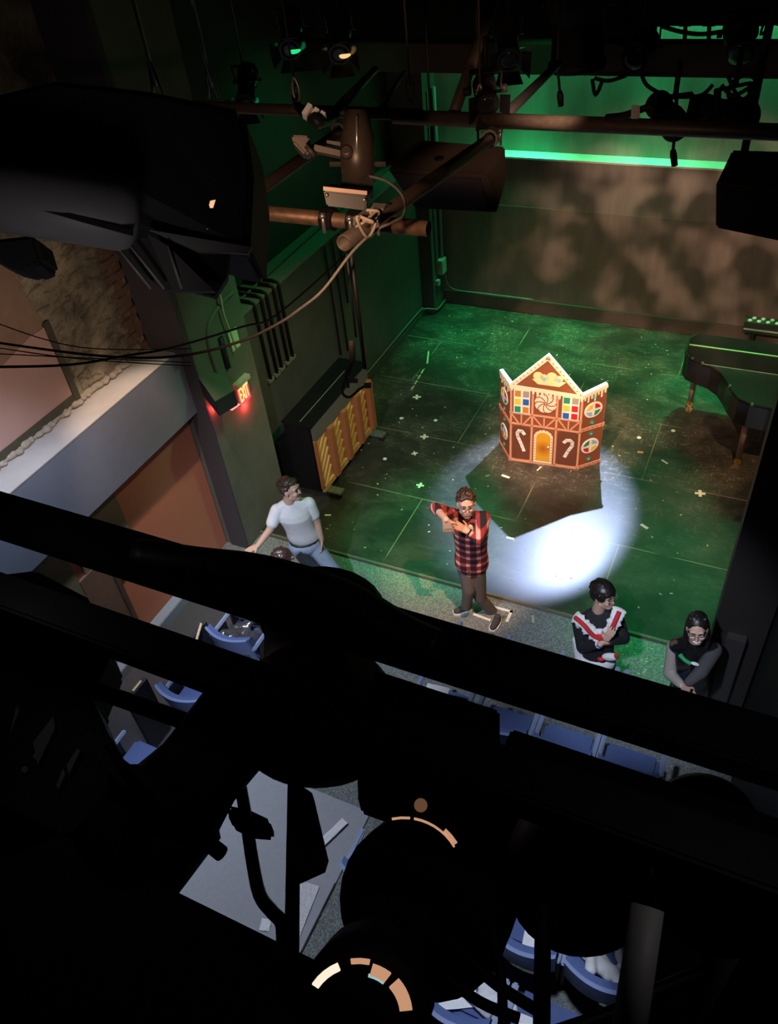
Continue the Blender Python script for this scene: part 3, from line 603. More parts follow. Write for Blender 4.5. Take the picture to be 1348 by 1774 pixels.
def face_parts(A, r, f, u, root, k=1.0, beard=None, brow=HAIRB, glasses=False, smile=False, mous=None):
    for sx in (-1, 1):
        e = MB(); e.ell(A(0.031 * sx, 0.086, 0.010), r * 0.013 * k, f * 0.007 * k, u * 0.007 * k, nu=10, nv=6); e.build('eye', EYE, root)
        e = MB(); e.cap(A(0.015 * sx, 0.092, 0.034), A(0.048 * sx, 0.082, 0.036), 0.006 * k, 0.004 * k); e.build('eyebrow', brow, root)
    m = MB(); wd = 0.026 if smile else 0.02
    m.cap(A(-wd, 0.082, -0.060 if smile else -0.064), A(0, 0.090, -0.066), 0.005 * k, 0.007 * k).cap(A(0, 0.090, -0.066), A(wd, 0.082, -0.060 if smile else -0.064), 0.007 * k, 0.005 * k)
    m.build('mouth', PAPER if smile else LIP, root)
    if mous:
        m = MB(); m.cap(A(-0.028, 0.082, -0.050), A(0, 0.096, -0.046), 0.006 * k, 0.008 * k).cap(A(0, 0.096, -0.046), A(0.028, 0.082, -0.050), 0.008 * k, 0.006 * k); m.build('moustache', mous, root)
    if beard:
        m = MB(); m.ell(A(0, 0.040, -0.082), r * 0.056 * k, f * 0.05 * k, u * 0.034 * k); m.build('beard', beard, root)
    if glasses:
        g = MB()
        for sx in (-1, 1):
            pts = [A(0.034 * sx + 0.026 * math.cos(a), 0.100, 0.008 + 0.021 * math.sin(a)) for a in [2 * math.pi * q / 14 for q in range(15)]]
            g.tube(pts, 0.0028 * k, 6); g.tube([A(0.060 * sx, 0.098, 0.012), A(0.080 * sx, 0.02, 0.012), A(0.082 * sx, -0.02, 0.0)], 0.0025 * k, 6)
        g.tube([A(-0.009, 0.103, 0.012), A(0.009, 0.103, 0.012)], 0.003 * k, 6); g.build('glasses', FRAME, root)
def hand_shapes(b, wr, d, nrm, thumb, curl=0.35, k=1.0):
    d = d.normalized(); nrm = (nrm - d * nrm.dot(d)).normalized(); s = d.cross(nrm); s = s if s.dot(thumb) > 0 else -s
    for o in (-0.024, -0.008, 0.008, 0.024): b.cap(wr + d * 0.012 * k + s * o * 0.7 * k, wr + d * 0.085 * k + s * o * 1.15 * k, 0.015 * k, 0.0125 * k)
    for i, (o, L) in enumerate(((0.032, 0.072), (0.011, 0.082), (-0.011, 0.076), (-0.032, 0.058))):
        p = wr + d * 0.088 * k + s * o * k; dd = (d + s * o * 3).normalized(); a = curl * (1 + 0.12 * i)
        for j, fr in enumerate((0.46, 0.32, 0.22)):
            dd2 = (dd * math.cos(a * (j + 0.6)) + nrm * math.sin(a * (j + 0.6))); q = p + dd2 * L * fr * k
            b.cap(p, q, (0.0092 - 0.0007 * j) * k, (0.0086 - 0.0007 * j) * k, 10); p = q
    p = wr + d * 0.026 * k + s * 0.026 * k; q = p + (d * 0.62 + s * 0.75 + nrm * 0.2).normalized() * 0.042 * k; t = q + (d * 0.9 + s * 0.35 + nrm * 0.25).normalized() * 0.034 * k
    b.cap(p, q, 0.0135 * k, 0.0105 * k, 10).cap(q, t, 0.0102 * k, 0.0085 * k, 10)
def torso_shapes(b, pel, chest, neck, sl, sr, g=0.0, wide=1.0):
    x = sr - sl; x.normalize(); rings = []; n = 22
    for p, rx, ry in ((pel.lerp(chest, -0.50), 0.07, 0.05), (pel.lerp(chest, -0.42), 0.125, 0.085), (pel.lerp(chest, -0.2), 0.158, 0.108), (pel, 0.160, 0.110), (pel.lerp(chest, 0.3), 0.147, 0.102), (pel.lerp(chest, 0.6), 0.150, 0.104), (chest, 0.166, 0.116), (chest.lerp(neck, 0.4), 0.158, 0.106), (chest.lerp(neck, 0.75), 0.115, 0.082), (neck, 0.060, 0.058), (neck.lerp(chest, -0.08), 0.03, 0.03)):
        ax = chest - pel if p is not neck else neck - chest; y = x.cross(ax).normalized(); xx = ax.cross(y).normalized() * -1
        xx = x
        rings.append([b.bm.verts.new(p + xx * math.cos(2 * math.pi * k / n) * (rx * wide + g) + y * math.sin(2 * math.pi * k / n) * (ry + g)) for k in range(n)])
    for i in range(len(rings) - 1):
        for k in range(n): b.bm.faces.new((rings[i][k], rings[i][(k + 1) % n], rings[i + 1][(k + 1) % n], rings[i + 1][k]))
    b.bm.faces.new(rings[0][::-1]); b.bm.faces.new(rings[-1])
    b.cap(sl.lerp(sr, 0.06), sl.lerp(sr, 0.94), 0.056 + g); b.cap(sl, neck, 0.048 + g, 0.050 + g); b.cap(sr, neck, 0.048 + g, 0.050 + g)
def shoe(root, heel, toe, m_up, m_sole):
    d = (toe - heel).normalized(); s = d.cross(V((0, 0, 1))).normalized()
    o = MB(); o.cap(heel + V((0, 0, 0.05)), toe + V((0, 0, 0.035)) - d * 0.03, 0.042, 0.036).cap(heel + V((0, 0, 0.06)), heel + V((0, 0, 0.09)), 0.040, 0.036)
    up_ = o.build_blob('shoe', m_up, root, 0.008, 3)
    o = MB(); o.prism([heel - d * 0.045 - s * 0.03, heel - d * 0.045 + s * 0.03, heel + s * 0.042, toe - d * 0.05 + s * 0.05, toe + d * 0.01 + s * 0.03, toe + d * 0.01 - s * 0.03, toe - d * 0.05 - s * 0.05, heel - s * 0.042], (0, 0, 0.026)); o.build('sole', m_sole, up_)

# --- man in the plaid shirt
F = Fig((-2.02, 5.15, -0.035), 'man in red and black plaid shirt and grey trousers with raised elbows, on the carpet')
J = F.J; b = MB(); fd = (F.to + V((0, 0, 0.10)) + F.right * 0.08)
hc = J(808, 873, 0.06); A, r_, f_, u_ = head_shapes(b, hc, fd, V((0, 0, 1)) + F.to * 0.1)
pel, chest, neck = J(817, 968, 0.0), J(815, 916, 0.03), J(810, 893, 0.02)
sL, sR = J(787, 893, 0.0), J(838, 897, 0.05)
b.cap(hc - u_ * 0.05 - f_ * 0.015, neck, 0.056, 0.06)
torso_shapes(b, pel, chest, neck, sL, sR, -0.012)
eL, wL = J(754, 880, 0.08), J(773, 900, 0.36); eR, wR = J(829, 934, 0.28), J(811, 921, 0.24)
b.cap(sL, eL, 0.050, 0.040).cap(eL, wL, 0.042, 0.028).cap(sR, eR, 0.050, 0.042).cap(eR, wR, 0.042, 0.028)
hand_shapes(b, wL, J(779, 930, 0.36) - wL, F.to * -1 + V((0, 0, -0.2)), F.right, 0.12, 1.2)
hand_shapes(b, wR, J(790, 909, 0.22) - wR, F.to * -0.6 + V((0, 0, -1)), V((0, 0, 1)), 0.35)
hpL, hpR = J(806, 980, -0.02), J(827, 980, 0.0); kL, aL = J(812, 1022, 0.05), J(808, 1052, 0.02); kR, aR = J(832, 1036, -0.02), J(861, 1072, -0.12)
b.cap(hpL, kL, 0.07, 0.05).cap(kL, aL, 0.048, 0.035).cap(hpR, kR, 0.07, 0.05).cap(kR, aR, 0.048, 0.035)
b.build_blob('body', SKIN, F.root, 0.0065)
face_parts(A, r_, f_, u_, F.root, beard=mat('stubble', (0.20, 0.10, 0.06), 0.8), glasses=True)
h = MB(); h.ell(A(0, -0.036, 0.048), r_ * 0.082, f_ * 0.092, u_ * 0.088); h.ell(A(0, -0.055, 0.0), r_ * 0.076, f_ * 0.062, u_ * 0.08)
for k in range(5): h.ball(A(-0.044 + 0.022 * k, 0.040, 0.098 - 0.008 * abs(k - 2)), 0.024)
h.tufts(A, 70, 1, 0.014)
h.build_blob('hair', HAIRB, F.root, 0.006, 1)
s_ = MB(); torso_shapes(s_, pel, chest, neck, sL, sR, 0.008, 1.02)
s_.cap(sL, eL, 0.068, 0.056).cap(sR, eR, 0.068, 0.060).cap(eL, eL.lerp(wL, 0.32), 0.054, 0.048).cap(eR, eR.lerp(wR, 0.38), 0.058, 0.047)
s_.cap(pel + V((0, 0, 0.02)) - F.right * 0.05, pel + V((0, 0, -0.04)) - F.right * 0.05, 0.118).cap(pel + V((0, 0, 0.02)) + F.right * 0.05, pel + V((0, 0, -0.04)) + F.right * 0.05, 0.118)
s_.build_blob('plaid_shirt', plaid_mat(), F.root, 0.009)
t_ = MB(); t_.ell(chest + F.to * 0.098 + V((0, 0, 0.085)), F.right * 0.032, F.to * 0.02, V((0, 0, 0.06))); t_.build('undershirt', WHITE, F.root)
t_ = MB(); t_.ell(pel + V((0, 0, -0.06)), F.right * 0.155, F.n * 0.115, V((0, 0, 0.12))).cap(hpL, kL, 0.088, 0.066).cap(kL, aL + V((0, 0, 0.02)), 0.064, 0.055).cap(hpR, kR, 0.088, 0.066).cap(kR, aR + V((0, 0, 0.03)), 0.064, 0.056)
t_.build_blob('trousers', mat('grey_brown_trousers', (0.115, 0.095, 0.085), 0.85, 0, 0.15, 30), F.root, 0.009)
g0 = V((0, 0, -0.035))
def gz(x, y, z=-0.035): return at_z(x, y, z)
SHG = mat('dark_canvas', (0.05, 0.05, 0.05), 0.8)
shoe(F.root, gz(812, 1056), gz(787, 1064), SHG, WHITE); shoe(F.root, gz(862, 1078), gz(852, 1094), SHG, WHITE)
wt = MB(); wt.lathe(wR.lerp(eR, 0.04), wR.lerp(eR, 0.16), [(0, 0.033), (1, 0.035)], 16); wt.build('wristwatch', BLACK, F.root)

# --- man in the white T-shirt
F = Fig((-3.80, 4.86, -0.035), 'man in white T-shirt and light blue jeans standing beside the olive pillar')
J = F.J; b = MB(); fd = F.right * 0.88 + F.to * 0.55 + V((0, 0, 0.05))
hc = J(503, 848, 0.02); A, r_, f_, u_ = head_shapes(b, hc, fd, V((0, 0, 1)))
pel, chest, neck = J(526, 930, 0.0), J(510, 893, 0.02), J(500, 871, 0.0); sL, sR = J(480, 884, 0.02), J(535, 872, -0.03)
b.cap(hc - u_ * 0.05 - f_ * 0.015, neck, 0.056, 0.062)
torso_shapes(b, pel, chest, neck, sL, sR, -0.012)
eL, wL = J(468, 917, 0.10), J(447, 945, 0.22); eR, wR = J(549, 904, -0.02), J(557, 934, 0.05)
b.cap(sL, eL, 0.050, 0.041).cap(eL, wL, 0.041, 0.028).cap(sR, eR, 0.050, 0.041).cap(eR, wR, 0.041, 0.028)
hand_shapes(b, wL, J(422, 958, 0.26) - wL, V((0, 0, -1)), F.right, 0.18); hand_shapes(b, wR, J(559, 962, 0.08) - wR, -F.right, F.to, 0.4)
hpL, hpR = J(514, 945, 0.0), J(540, 942, 0.0)
ftL, ftR = V((-3.72, 4.96, 0.06)), V((-3.46, 5.02, 0.06)); kL, kR = hpL.lerp(ftL, 0.5) + F.to * 0.05, hpR.lerp(ftR, 0.5) + F.to * 0.05
b.cap(hpL, kL, 0.07, 0.05).cap(kL, ftL, 0.048, 0.035).cap(hpR, kR, 0.07, 0.05).cap(kR, ftR, 0.048, 0.035)
b.build_blob('body', SKIN, F.root, 0.0065); face_parts(A, r_, f_, u_, F.root, mous=HAIRB)
h = MB(); h.ell(A(0, -0.032, 0.054), r_ * 0.084, f_ * 0.095, u_ * 0.088); h.ell(A(0, -0.058, 0.005), r_ * 0.077, f_ * 0.062, u_ * 0.08); h.ell(A(0, 0.038, 0.106), r_ * 0.062, f_ * 0.05, u_ * 0.030); h.tufts(A, 60, 2, 0.012); h.build_blob('hair', HAIRB, F.root, 0.006, 1)
s_ = MB(); torso_shapes(s_, pel + V((0, 0, 0.05)), chest, neck, sL, sR, 0.010, 1.0)
s_.cap(sL, sL.lerp(eL, 0.66), 0.070, 0.066).cap(sR, sR.lerp(eR, 0.60), 0.070, 0.066)
s_.build_blob('t_shirt', WHITE, F.root, 0.009)
bl = MB(); bl.ell(pel + V((0, 0, -0.035)), F.right * 0.163, F.n * 0.122, V((0, 0, 0.03))); bl.build('belt', mat('dark_leather', (0.025, 0.03, 0.025), 0.5), F.root)
JEAN = mat('light_denim', (0.36, 0.45, 0.58), 0.85, 0, 0.22, 18)
t_ = MB(); t_.ell(pel + V((0, 0, -0.11)), F.right * 0.165, F.n * 0.125, V((0, 0, 0.12))).cap(hpL, kL, 0.095, 0.078).cap(kL, ftL, 0.078, 0.07).cap(hpR, kR, 0.095, 0.078).cap(kR, ftR, 0.078, 0.07)
t_.build_blob('jeans', JEAN, F.root, 0.009)
for ft in (ftL, ftR): shoe(F.root, V((ft.x, ft.y, -0.035)), V((ft.x, ft.y, -0.035)) + (F.to * 0.9 + F.right * 0.4).normalized() * 0.2, WHITE, WHITE)

# --- person in the red and white apron
F = Fig((-0.68, 4.60, -0.035), 'person with crossed arms in black top and red and white frilled apron')
J = F.J; b = MB(); fd = F.right * 0.84 + F.to * 0.58 + V((0, 0, 0.06))
hc = J(1046, 1031, 0.02); A, r_, f_, u_ = head_shapes(b, hc, fd, V((0, 0, 1)), 0.97)
pel, chest, neck = J(1034, 1142, 0.0), J(1036, 1092, 0.02), J(1036, 1058, 0.0); sL, sR = J(1003, 1078, 0.03), J(1069, 1074, 0.0)
b.cap(hc - u_ * 0.05 - f_ * 0.015, neck, 0.050, 0.056)
torso_shapes(b, pel, chest, neck, sL, sR, -0.012, 0.94)
eL, wL = J(1009, 1122, 0.06), J(1040, 1116, 0.24); eR, wR = J(1081, 1106, 0.04), J(1052, 1112, 0.22)
b.cap(sL, eL, 0.046, 0.040).cap(eL, wL, 0.039, 0.026).cap(sR, eR, 0.046, 0.040).cap(eR, wR, 0.039, 0.026)
hand_shapes(b, J(1049, 1110, 0.26), J(1064, 1088, 0.24) - J(1049, 1110, 0.26), -F.to, -F.right, 0.25, 0.92)
hand_shapes(b, wR, J(1026, 1117, 0.20) - wR, -F.to, V((0, 0, 1)), 0.5, 0.92)
hpL, hpR = pel - F.right * 0.09 + V((0, 0, -0.06)), pel + F.right * 0.09 + V((0, 0, -0.06)); ftL, ftR = V((hpL.x, hpL.y, 0.05)), V((hpR.x, hpR.y, 0.05))
kL, kR = hpL.lerp(ftL, 0.5) + F.to * 0.03, hpR.lerp(ftR, 0.5) + F.to * 0.03
b.cap(hpL, kL, 0.07, 0.05).cap(kL, ftL, 0.048, 0.035).cap(hpR, kR, 0.07, 0.05).cap(kR, ftR, 0.048, 0.035)
b.build_blob('body', SKIN, F.root, 0.0065); face_parts(A, r_, f_, u_, F.root, 0.97, brow=HAIRK, glasses=True)
h = MB(); h.ell(A(0, -0.016, 0.062), r_ * 0.092, f_ * 0.108, u_ * 0.080); h.ell(A(0, -0.050, 0.0), r_ * 0.089, f_ * 0.076, u_ * 0.085); h.ell(A(0, 0.055, 0.070), r_ * 0.068, f_ * 0.042, u_ * 0.030)
for sx in (-1, 1): h.ell(A(0.070 * sx, 0.012, 0.032), r_ * 0.022, f_ * 0.055, u_ * 0.05)
h.tufts(A, 90, 6, 0.014)
h.build_blob('hair', HAIRK, F.root, 0.007, 3)
BLKT = mat('black_knit', (0.014, 0.014, 0.018), 0.8, 0, 0.2)
s_ = MB(); torso_shapes(s_, pel, chest, neck, sL, sR, 0.006, 0.95); s_.cap(sL, eL, 0.062, 0.054).cap(eL, wL.lerp(eL, 0.12), 0.053, 0.038).cap(sR, eR, 0.062, 0.054).cap(eR, wR.lerp(eR, 0.1), 0.053, 0.038); s_.build_blob('black_top', BLKT, F.root, 0.009)
t_ = MB(); t_.ell(pel + V((0, 0, -0.08)), F.right * 0.16, F.n * 0.12, V((0, 0, 0.12))).cap(hpL, kL, 0.085, 0.065).cap(kL, ftL, 0.065, 0.055).cap(hpR, kR, 0.085, 0.065).cap(kR, ftR, 0.065, 0.055); t_.build_blob('trousers', mat('black_trousers', (0.012, 0.012, 0.014), 0.6), F.root, 0.009)
for ft in (ftL, ftR): shoe(F.root, V((ft.x, ft.y, -0.035)), V((ft.x, ft.y, -0.035)) + F.to * 0.19, SHG, WHITE)
REDC = mat('red_cloth', (0.55, 0.02, 0.025), 0.8, 0, 0.15, 30)
ap = MB()      # bib, shoulder frills and skirt of the apron
vL = [J(997, 1068, 0.10), J(1012, 1081, 0.165), J(1027, 1098, 0.185), J(1044, 1107, 0.185)]; vR = [J(1073, 1058, 0.08), J(1067, 1072, 0.14), J(1059, 1089, 0.175), J(1044, 1107, 0.185)]
def frill(mb, pts, wd, amp, seed):
    rr = random.Random(seed)
    for i in range(len(pts) - 1):
        for j in range(5):
            p = pts[i].lerp(pts[i + 1], j / 5); d = (pts[i + 1] - pts[i]).normalized()
            mb.ell(p + V((0, 0, rr.uniform(-amp, amp))), d * 0.024, d.cross(F.to + V((0, 0, 0.6))).normalized() * wd * rr.uniform(0.8, 1.15), (F.to + V((0, 0, 0.6))).normalized() * 0.020, nu=8, nv=6)
frill(ap, vL, 0.062, 0.010, 1); frill(ap, vR, 0.062, 0.010, 2)
ap.cap(J(998, 1070, 0.10), J(1002, 1085, 0.10), 0.022).cap(J(1076, 1060, 0.05), J(1078, 1068, 0.04), 0.022)
ap.ell(J(1042, 1099, 0.160), F.right * 0.085, F.n * 0.03, V((0, 0, 0.07)))
ap.cap(J(998, 1108, 0.02), J(1004, 1140, 0.05), 0.035, 0.045)
ap.ell(pel + V((0, 0, 0.03)) + F.to * 0.015, F.right * 0.172, F.n * 0.128, V((0, 0, 0.12)))
apo = ap.build_blob('apron', WHITE, F.root, 0.008, 2)
rd = MB(); rd.tube([p + F.to * 0.022 + V((0, 0, 0.012)) for p in vL], 0.020, 8, 4); rd.tube([p + F.to * 0.022 + V((0, 0, 0.012)) for p in vR], 0.020, 8, 4)
rd.ell(J(1043, 1104, 0.200), F.right * 0.075, F.n * 0.02, V((0, 0, 0.028))); rd.build('red_ribbon', REDC, F.root)
bw = MB(); bw.ell(J(1057, 1138, 0.15), F.right * 0.07 + V((0, 0, 0.01)), F.n * 0.03, V((0, 0, 0.045))); bw.build('white_bow', WHITE, F.root)
bw = MB(); bw.ell(J(1068, 1136, 0.17), F.right * 0.02, F.n * 0.02, V((0, 0, 0.035))).ell(J(1041, 1142, 0.17), F.right * 0.03, F.n * 0.02, V((0, 0, 0.02))); bw.build('red_bow_trim', REDC, F.root)
w_ = MB(); dv = (wL - eL).normalized(); w_.lathe(wL - dv * 0.055, wL - dv * 0.02, [(0, 0.034), (1, 0.032)], 16); wo = w_.build('wristwatch', WHITE, F.root)
w_ = MB(); w_.obox(wL - dv * 0.037 + F.to * 0.032 + V((0, 0, 0.012)), dv * 0.017, F.to.cross(dv).normalized() * 0.018, F.to * 0.005); w_.build('watch_face', mat('blue_screen', (0.02, 0.05, 0.5), 0.3, 0, 0), wo)

# --- person with long black hair
F = Fig((0.02, 4.66, -0.035), 'smiling person with long black hair, glasses and black vest, leaning by the dark post')
J = F.J; b = MB(); fd = F.to * 0.95 + V((0, 0, 0.02)) + F.right * 0.12
hc = J(1208, 1090, 0.10); A, r_, f_, u_ = head_shapes(b, hc, fd, V((0, 0, 1)) + F.to * 0.25 + F.right * -0.1, 0.97)
pel, chest, neck = J(1196, 1190, -0.10), J(1200, 1140, 0.0), J(1204, 1112, 0.03); sL, sR = J(1168, 1120, 0.0), J(1238, 1126, 0.0)
b.cap(hc - u_ * 0.05 - f_ * 0.015, neck, 0.050, 0.055); torso_shapes(b, pel, chest, neck, sL, sR, -0.012, 0.92)
eL, wL = J(1160, 1166, 0.08), J(1180, 1186, 0.22); eR, wR = J(1214, 1165, 0.22), J(1192, 1183, 0.30)
b.cap(sL, eL, 0.046, 0.038).cap(eL, wL, 0.038, 0.026).cap(sR, eR, 0.046, 0.038).cap(eR, wR, 0.038, 0.026)
hand_shapes(b, wR, J(1187, 1200, 0.32) - wR, V((0, 0, -1)) + F.n, F.right, 0.4, 0.92); hand_shapes(b, wL, J(1197, 1200, 0.27) - wL, V((0, 0, -1)), F.right, 0.4, 0.92)
hpL, hpR = pel - F.right * 0.09 + V((0, 0, -0.06)), pel + F.right * 0.09 + V((0, 0, -0.06)); ftL, ftR = V((hpL.x, hpL.y, 0.05)), V((hpR.x, hpR.y, 0.05))
b.cap(hpL, ftL, 0.07, 0.036).cap(hpR, ftR, 0.07, 0.036)
b.build_blob('body', SKIN, F.root, 0.0065); face_parts(A, r_, f_, u_, F.root, 0.97, brow=HAIRK, glasses=True, smile=True)
h = MB(); h.ell(A(0, -0.028, 0.050), r_ * 0.088, f_ * 0.093, u_ * 0.088); h.ell(A(0, -0.065, -0.04), r_ * 0.084, f_ * 0.065, u_ * 0.12)
for sx in (-1, 1): h.cap(A(0.076 * sx, -0.03, 0.03), A(0.086 * sx, -0.035, -0.13), 0.020, 0.026); h.cap(A(0.086 * sx, -0.035, -0.13), A(0.085 * sx, -0.01, -0.22), 0.026, 0.016)
h.tufts(A, 60, 7, 0.012); h.build_blob('long_hair', HAIRK, F.root, 0.007, 3)
SLV = mat('grey_tweed', (0.34, 0.30, 0.27), 0.9, 0, 0.35, 120)
s_ = MB(); s_.cap(sL, eL, 0.064, 0.056).cap(eL, wL.lerp(eL, 0.1), 0.055, 0.040); s_.build_blob('tweed_sleeve', SLV, F.root, 0.009)
s_ = MB(); s_.cap(sR, eR, 0.064, 0.058).cap(eR, wR.lerp(eR, 0.1), 0.056, 0.042); s_.build_blob('grey_sleeve', mat('charcoal_knit', (0.055, 0.055, 0.06), 0.9), F.root, 0.009)
s_ = MB(); torso_shapes(s_, pel, chest, neck, sL, sR, 0.014, 0.95); s_.cap(sL.lerp(neck, 0.2), neck, 0.075); s_.build_blob('black_vest', mat('black_glossy_vest', (0.010, 0.010, 0.011), 0.25, 0, 0.2), F.root, 0.009)
fu = MB(); rr = random.Random(4)
for k in range(14): fu.ball(sL.lerp(neck, k / 14) + V((rr.uniform(-.03, .03), rr.uniform(-.03, .03), 0.06 + rr.uniform(-.02, .02))), 0.030, nu=7, nv=5)
fu.build_blob('fur_collar', mat('brown_fur', (0.10, 0.07, 0.05), 0.95, 0, 0.5, 80), F.root, 0.008, 1)
gs = MB(); gs.tube([J(1178, 1134, 0.16), J(1186, 1143, 0.19), J(1197, 1150, 0.20)], [0.018, 0.022, 0.018], 10, 4); gs.build('green_scarf', mat('green_cloth', (0.02, 0.30, 0.10), 0.7), F.root)
gs = MB(); gs.ell(J(1204, 1150, 0.20), F.right * 0.035, F.n * 0.015, V((0, 0, 0.014))); gs.build('white_tag', WHITE, F.root)
t_ = MB(); t_.cap(hpL, ftL, 0.085, 0.055).cap(hpR, ftR, 0.085, 0.055).ell(pel + V((0, 0, -0.08)), F.right * 0.15, F.n * 0.12, V((0, 0, 0.12))); t_.build_blob('trousers', mat('black_trousers', (0, 0, 0)), F.root, 0.009)
for ft in (ftL, ftR): shoe(F.root, V((ft.x, ft.y, -0.035)), V((ft.x, ft.y, -0.035)) + F.to * 0.19, SHG, BLK2)

# --- person seated in the front row
F = Fig((-3.66, 4.22, -0.035), 'seated brown-haired person, only the head showing, below the man in white T-shirt')
b = MB(); hc = V((-3.64, 4.24, 1.16)); fd = V((0.5, 0.75, -0.15)); A, r_, f_, u_ = head_shapes(b, hc, fd, V((0, 0, 1)))
pel, chest, neck = V((-3.66, 4.22, 0.56)), V((-3.66, 4.20, 0.86)), V((-3.65, 4.21, 1.05)); sL, sR = V((-3.85, 4.20, 0.98)), V((-3.46, 4.20, 0.98))
torso_shapes(b, pel, chest, neck, sL, sR, -0.012); b.cap(hc - u_ * 0.05, neck, 0.055, 0.06)
kn = [V((-3.98, 4.52, 0.50)), V((-3.80, 4.58, 0.50))]; ft = [V((-4.02, 4.46, 0.05)), V((-3.84, 4.52, 0.05))]
for i in range(2): b.cap(pel + V((-0.09 + 0.18 * i, 0.02, -0.04)), kn[i], 0.075, 0.055).cap(kn[i], ft[i], 0.05, 0.036)
for s0, sx in ((sL, -1), (sR, 1)):
    e = s0 + V((0.05 * sx, 0.08, -0.26)); wv = V((-3.65 + 0.09 * sx, 4.50, 0.62)); b.cap(s0, e, 0.047, 0.04).cap(e, wv, 0.04, 0.027); hand_shapes(b, wv, V((-0.3 * sx, 1, -0.2)), V((0, 0, -1)), V((-sx, 0, 0)), 0.3)
b.build_blob('body', SKIN, F.root, 0.0065); face_parts(A, r_, f_, u_, F.root)
h = MB(); h.ell(A(0, -0.020, 0.055), r_ * 0.084, f_ * 0.104, u_ * 0.084).ell(A(0, -0.055, 0.0), r_ * 0.08, f_ * 0.068, u_ * 0.10); h.tufts(A, 60, 3, 0.012); h.build_blob('hair', mat('chestnut_hair', (0.085, 0.045, 0.035), 0.3, 0, 0.4, 60), F.root, 0.007, 2)
s_ = MB(); torso_shapes(s_, pel, chest, neck, sL, sR, 0.008)
for s0, sx in ((sL, -1), (sR, 1)): e = s0 + V((0.05 * sx, 0.08, -0.26)); s_.cap(s0, e, 0.06, 0.054).cap(e, V((-3.65 + 0.09 * sx, 4.47, 0.63)), 0.053, 0.04)
s_.build_blob('dark_jumper', BLKT, F.root, 0.009)
t_ = MB()
for i in range(2): t_.cap(pel + V((-0.09 + 0.18 * i, 0.02, -0.04)), kn[i], 0.09, 0.07).cap(kn[i], ft[i], 0.066, 0.055)
t_.build_blob('trousers', mat('black_trousers', (0, 0, 0)), F.root, 0.009)
for i in range(2): shoe(F.root, V((ft[i].x, ft[i].y, -0.035)), V((ft[i].x, ft[i].y + 0.19, -0.035)), SHG, WHITE)

# ================================================================== left wall fittings
ex = thing('exit_sign', (-4.95, 5.85, 1.72), 'red glowing exit sign with pale top housing on the olive pillar', 'sign')
MB().quadbox((-4.95, 5.67, 1.71), (-4.92, 5.89, 1.95)).build('housing', mat('exit_housing', (0.45, 0.40, 0.33), 0.6, 0, 0.05), ex, bevel=0.004)
MB().quadbox((-4.95, 5.66, 1.95), (-4.88, 5.91, 2.005)).build('top_cover', mat('exit_cover', (0.52, 0.50, 0.38), 0.6, 0, 0.05), ex, bevel=0.004)
MB().quadbox((-4.92, 5.68, 1.72), (-4.916, 5.88, 1.945)).build('face', mat('exit_face', (0.5, 0.03, 0.05), 0.4, 0, 0, emit=(1.0, 0.06, 0.10), estr=1.3), ex)
cu = bpy.data.curves.new('exit_text', 'FONT'); cu.body = 'EXIT'; cu.size = 0.17; cu.align_x = 'CENTER'; cu.align_y = 'CENTER'; cu.extrude = 0.003
to = bpy.data.objects.new('tmp_text', cu); COL.objects.link(to); bpy.context.view_layer.update()
me = bpy.data.meshes.new_from_object(to.evaluated_get(bpy.context.evaluated_depsgraph_get())); bpy.data.objects.remove(to)
me.name = 'letters'; me.materials.clear(); me.materials.append(mat('exit_letters', (0.9, 0.4, 0.2), 0.4, 0, 0, emit=(1.0, 0.30, 0.06), estr=3.5))
me.transform(Matrix(((0, 0, 1, 0), (0.50, 0, 0, 0), (0, 1.45, 0, 0), (0, 0, 0, 1)))); me.transform(Matrix.Translation((-4.912, 5.78, 1.832)))
lo = bpy.data.objects.new('letters', me); COL.objects.link(lo); lo.parent = ex; lo.location = -ex.location
eb = thing('emergency_light', (-4.85, 5.53, 1.8), 'dark emergency lighting box beside the red exit sign', 'emergency light')
MB().hexa([(-4.95, 5.21, 2.12), (-4.70, 5.07, 2.04), (-4.70, 5.39, 1.97), (-4.95, 5.57, 2.02)], [(-4.95, 5.21, 2.36), (-4.70, 5.07, 2.225), (-4.70, 5.38, 2.155), (-4.95, 5.57, 2.24)]).build('case', mat('dark_case', (0.022, 0.020, 0.022), 0.6), eb, bevel=0.008)
MB().hexa([(-4.95, 5.205, 2.36), (-4.695, 5.065, 2.225), (-4.695, 5.385, 2.155), (-4.95, 5.575, 2.24)], [(-4.95, 5.205, 2.37), (-4.695, 5.065, 2.235), (-4.695, 5.385, 2.165), (-4.95, 5.575, 2.25)]).build('top_plate', mat('olive_lid', (0.10, 0.10, 0.075), 0.7), eb)
MB().obox((-4.76, 5.36, 1.965), (0.05, 0, 0), (0, 0.07, -0.012), (0, 0, 0.008)).build('status_lens', mat('pink_lens', (0.8, 0.3, 0.3), 0.4, 0, 0, emit=(1.0, 0.35, 0.35), estr=1.2), eb)
tag(MB().tube([(-4.94, 5.48, 2.24), (-4.94, 5.46, 2.55), (-4.94, 5.54, 2.78), (-4.94, 5.80, 2.88), (-4.93, 6.02, 2.90)], 0.022, 10, 6).build('conduit', M_PILL), 'curved olive conduit above the emergency lighting box on the pillar', 'conduit')
tag(MB().tube([(-4.945, 5.66, 2.22), (-4.945, 5.66, 2.58)], 0.035, 10).build('cable_trunking', BLK2), 'short black trunking above the exit sign on the pillar', 'trunking')
tag(MB().quadbox((-4.95, 5.80, 2.32), (-4.945, 5.95, 2.54)).build('paper_notice', mat('notice_paper', (0.72, 0.78, 0.58), 0.8, 0, 0.03)), 'small pale paper notice taped to the pillar above the exit sign', 'notice')
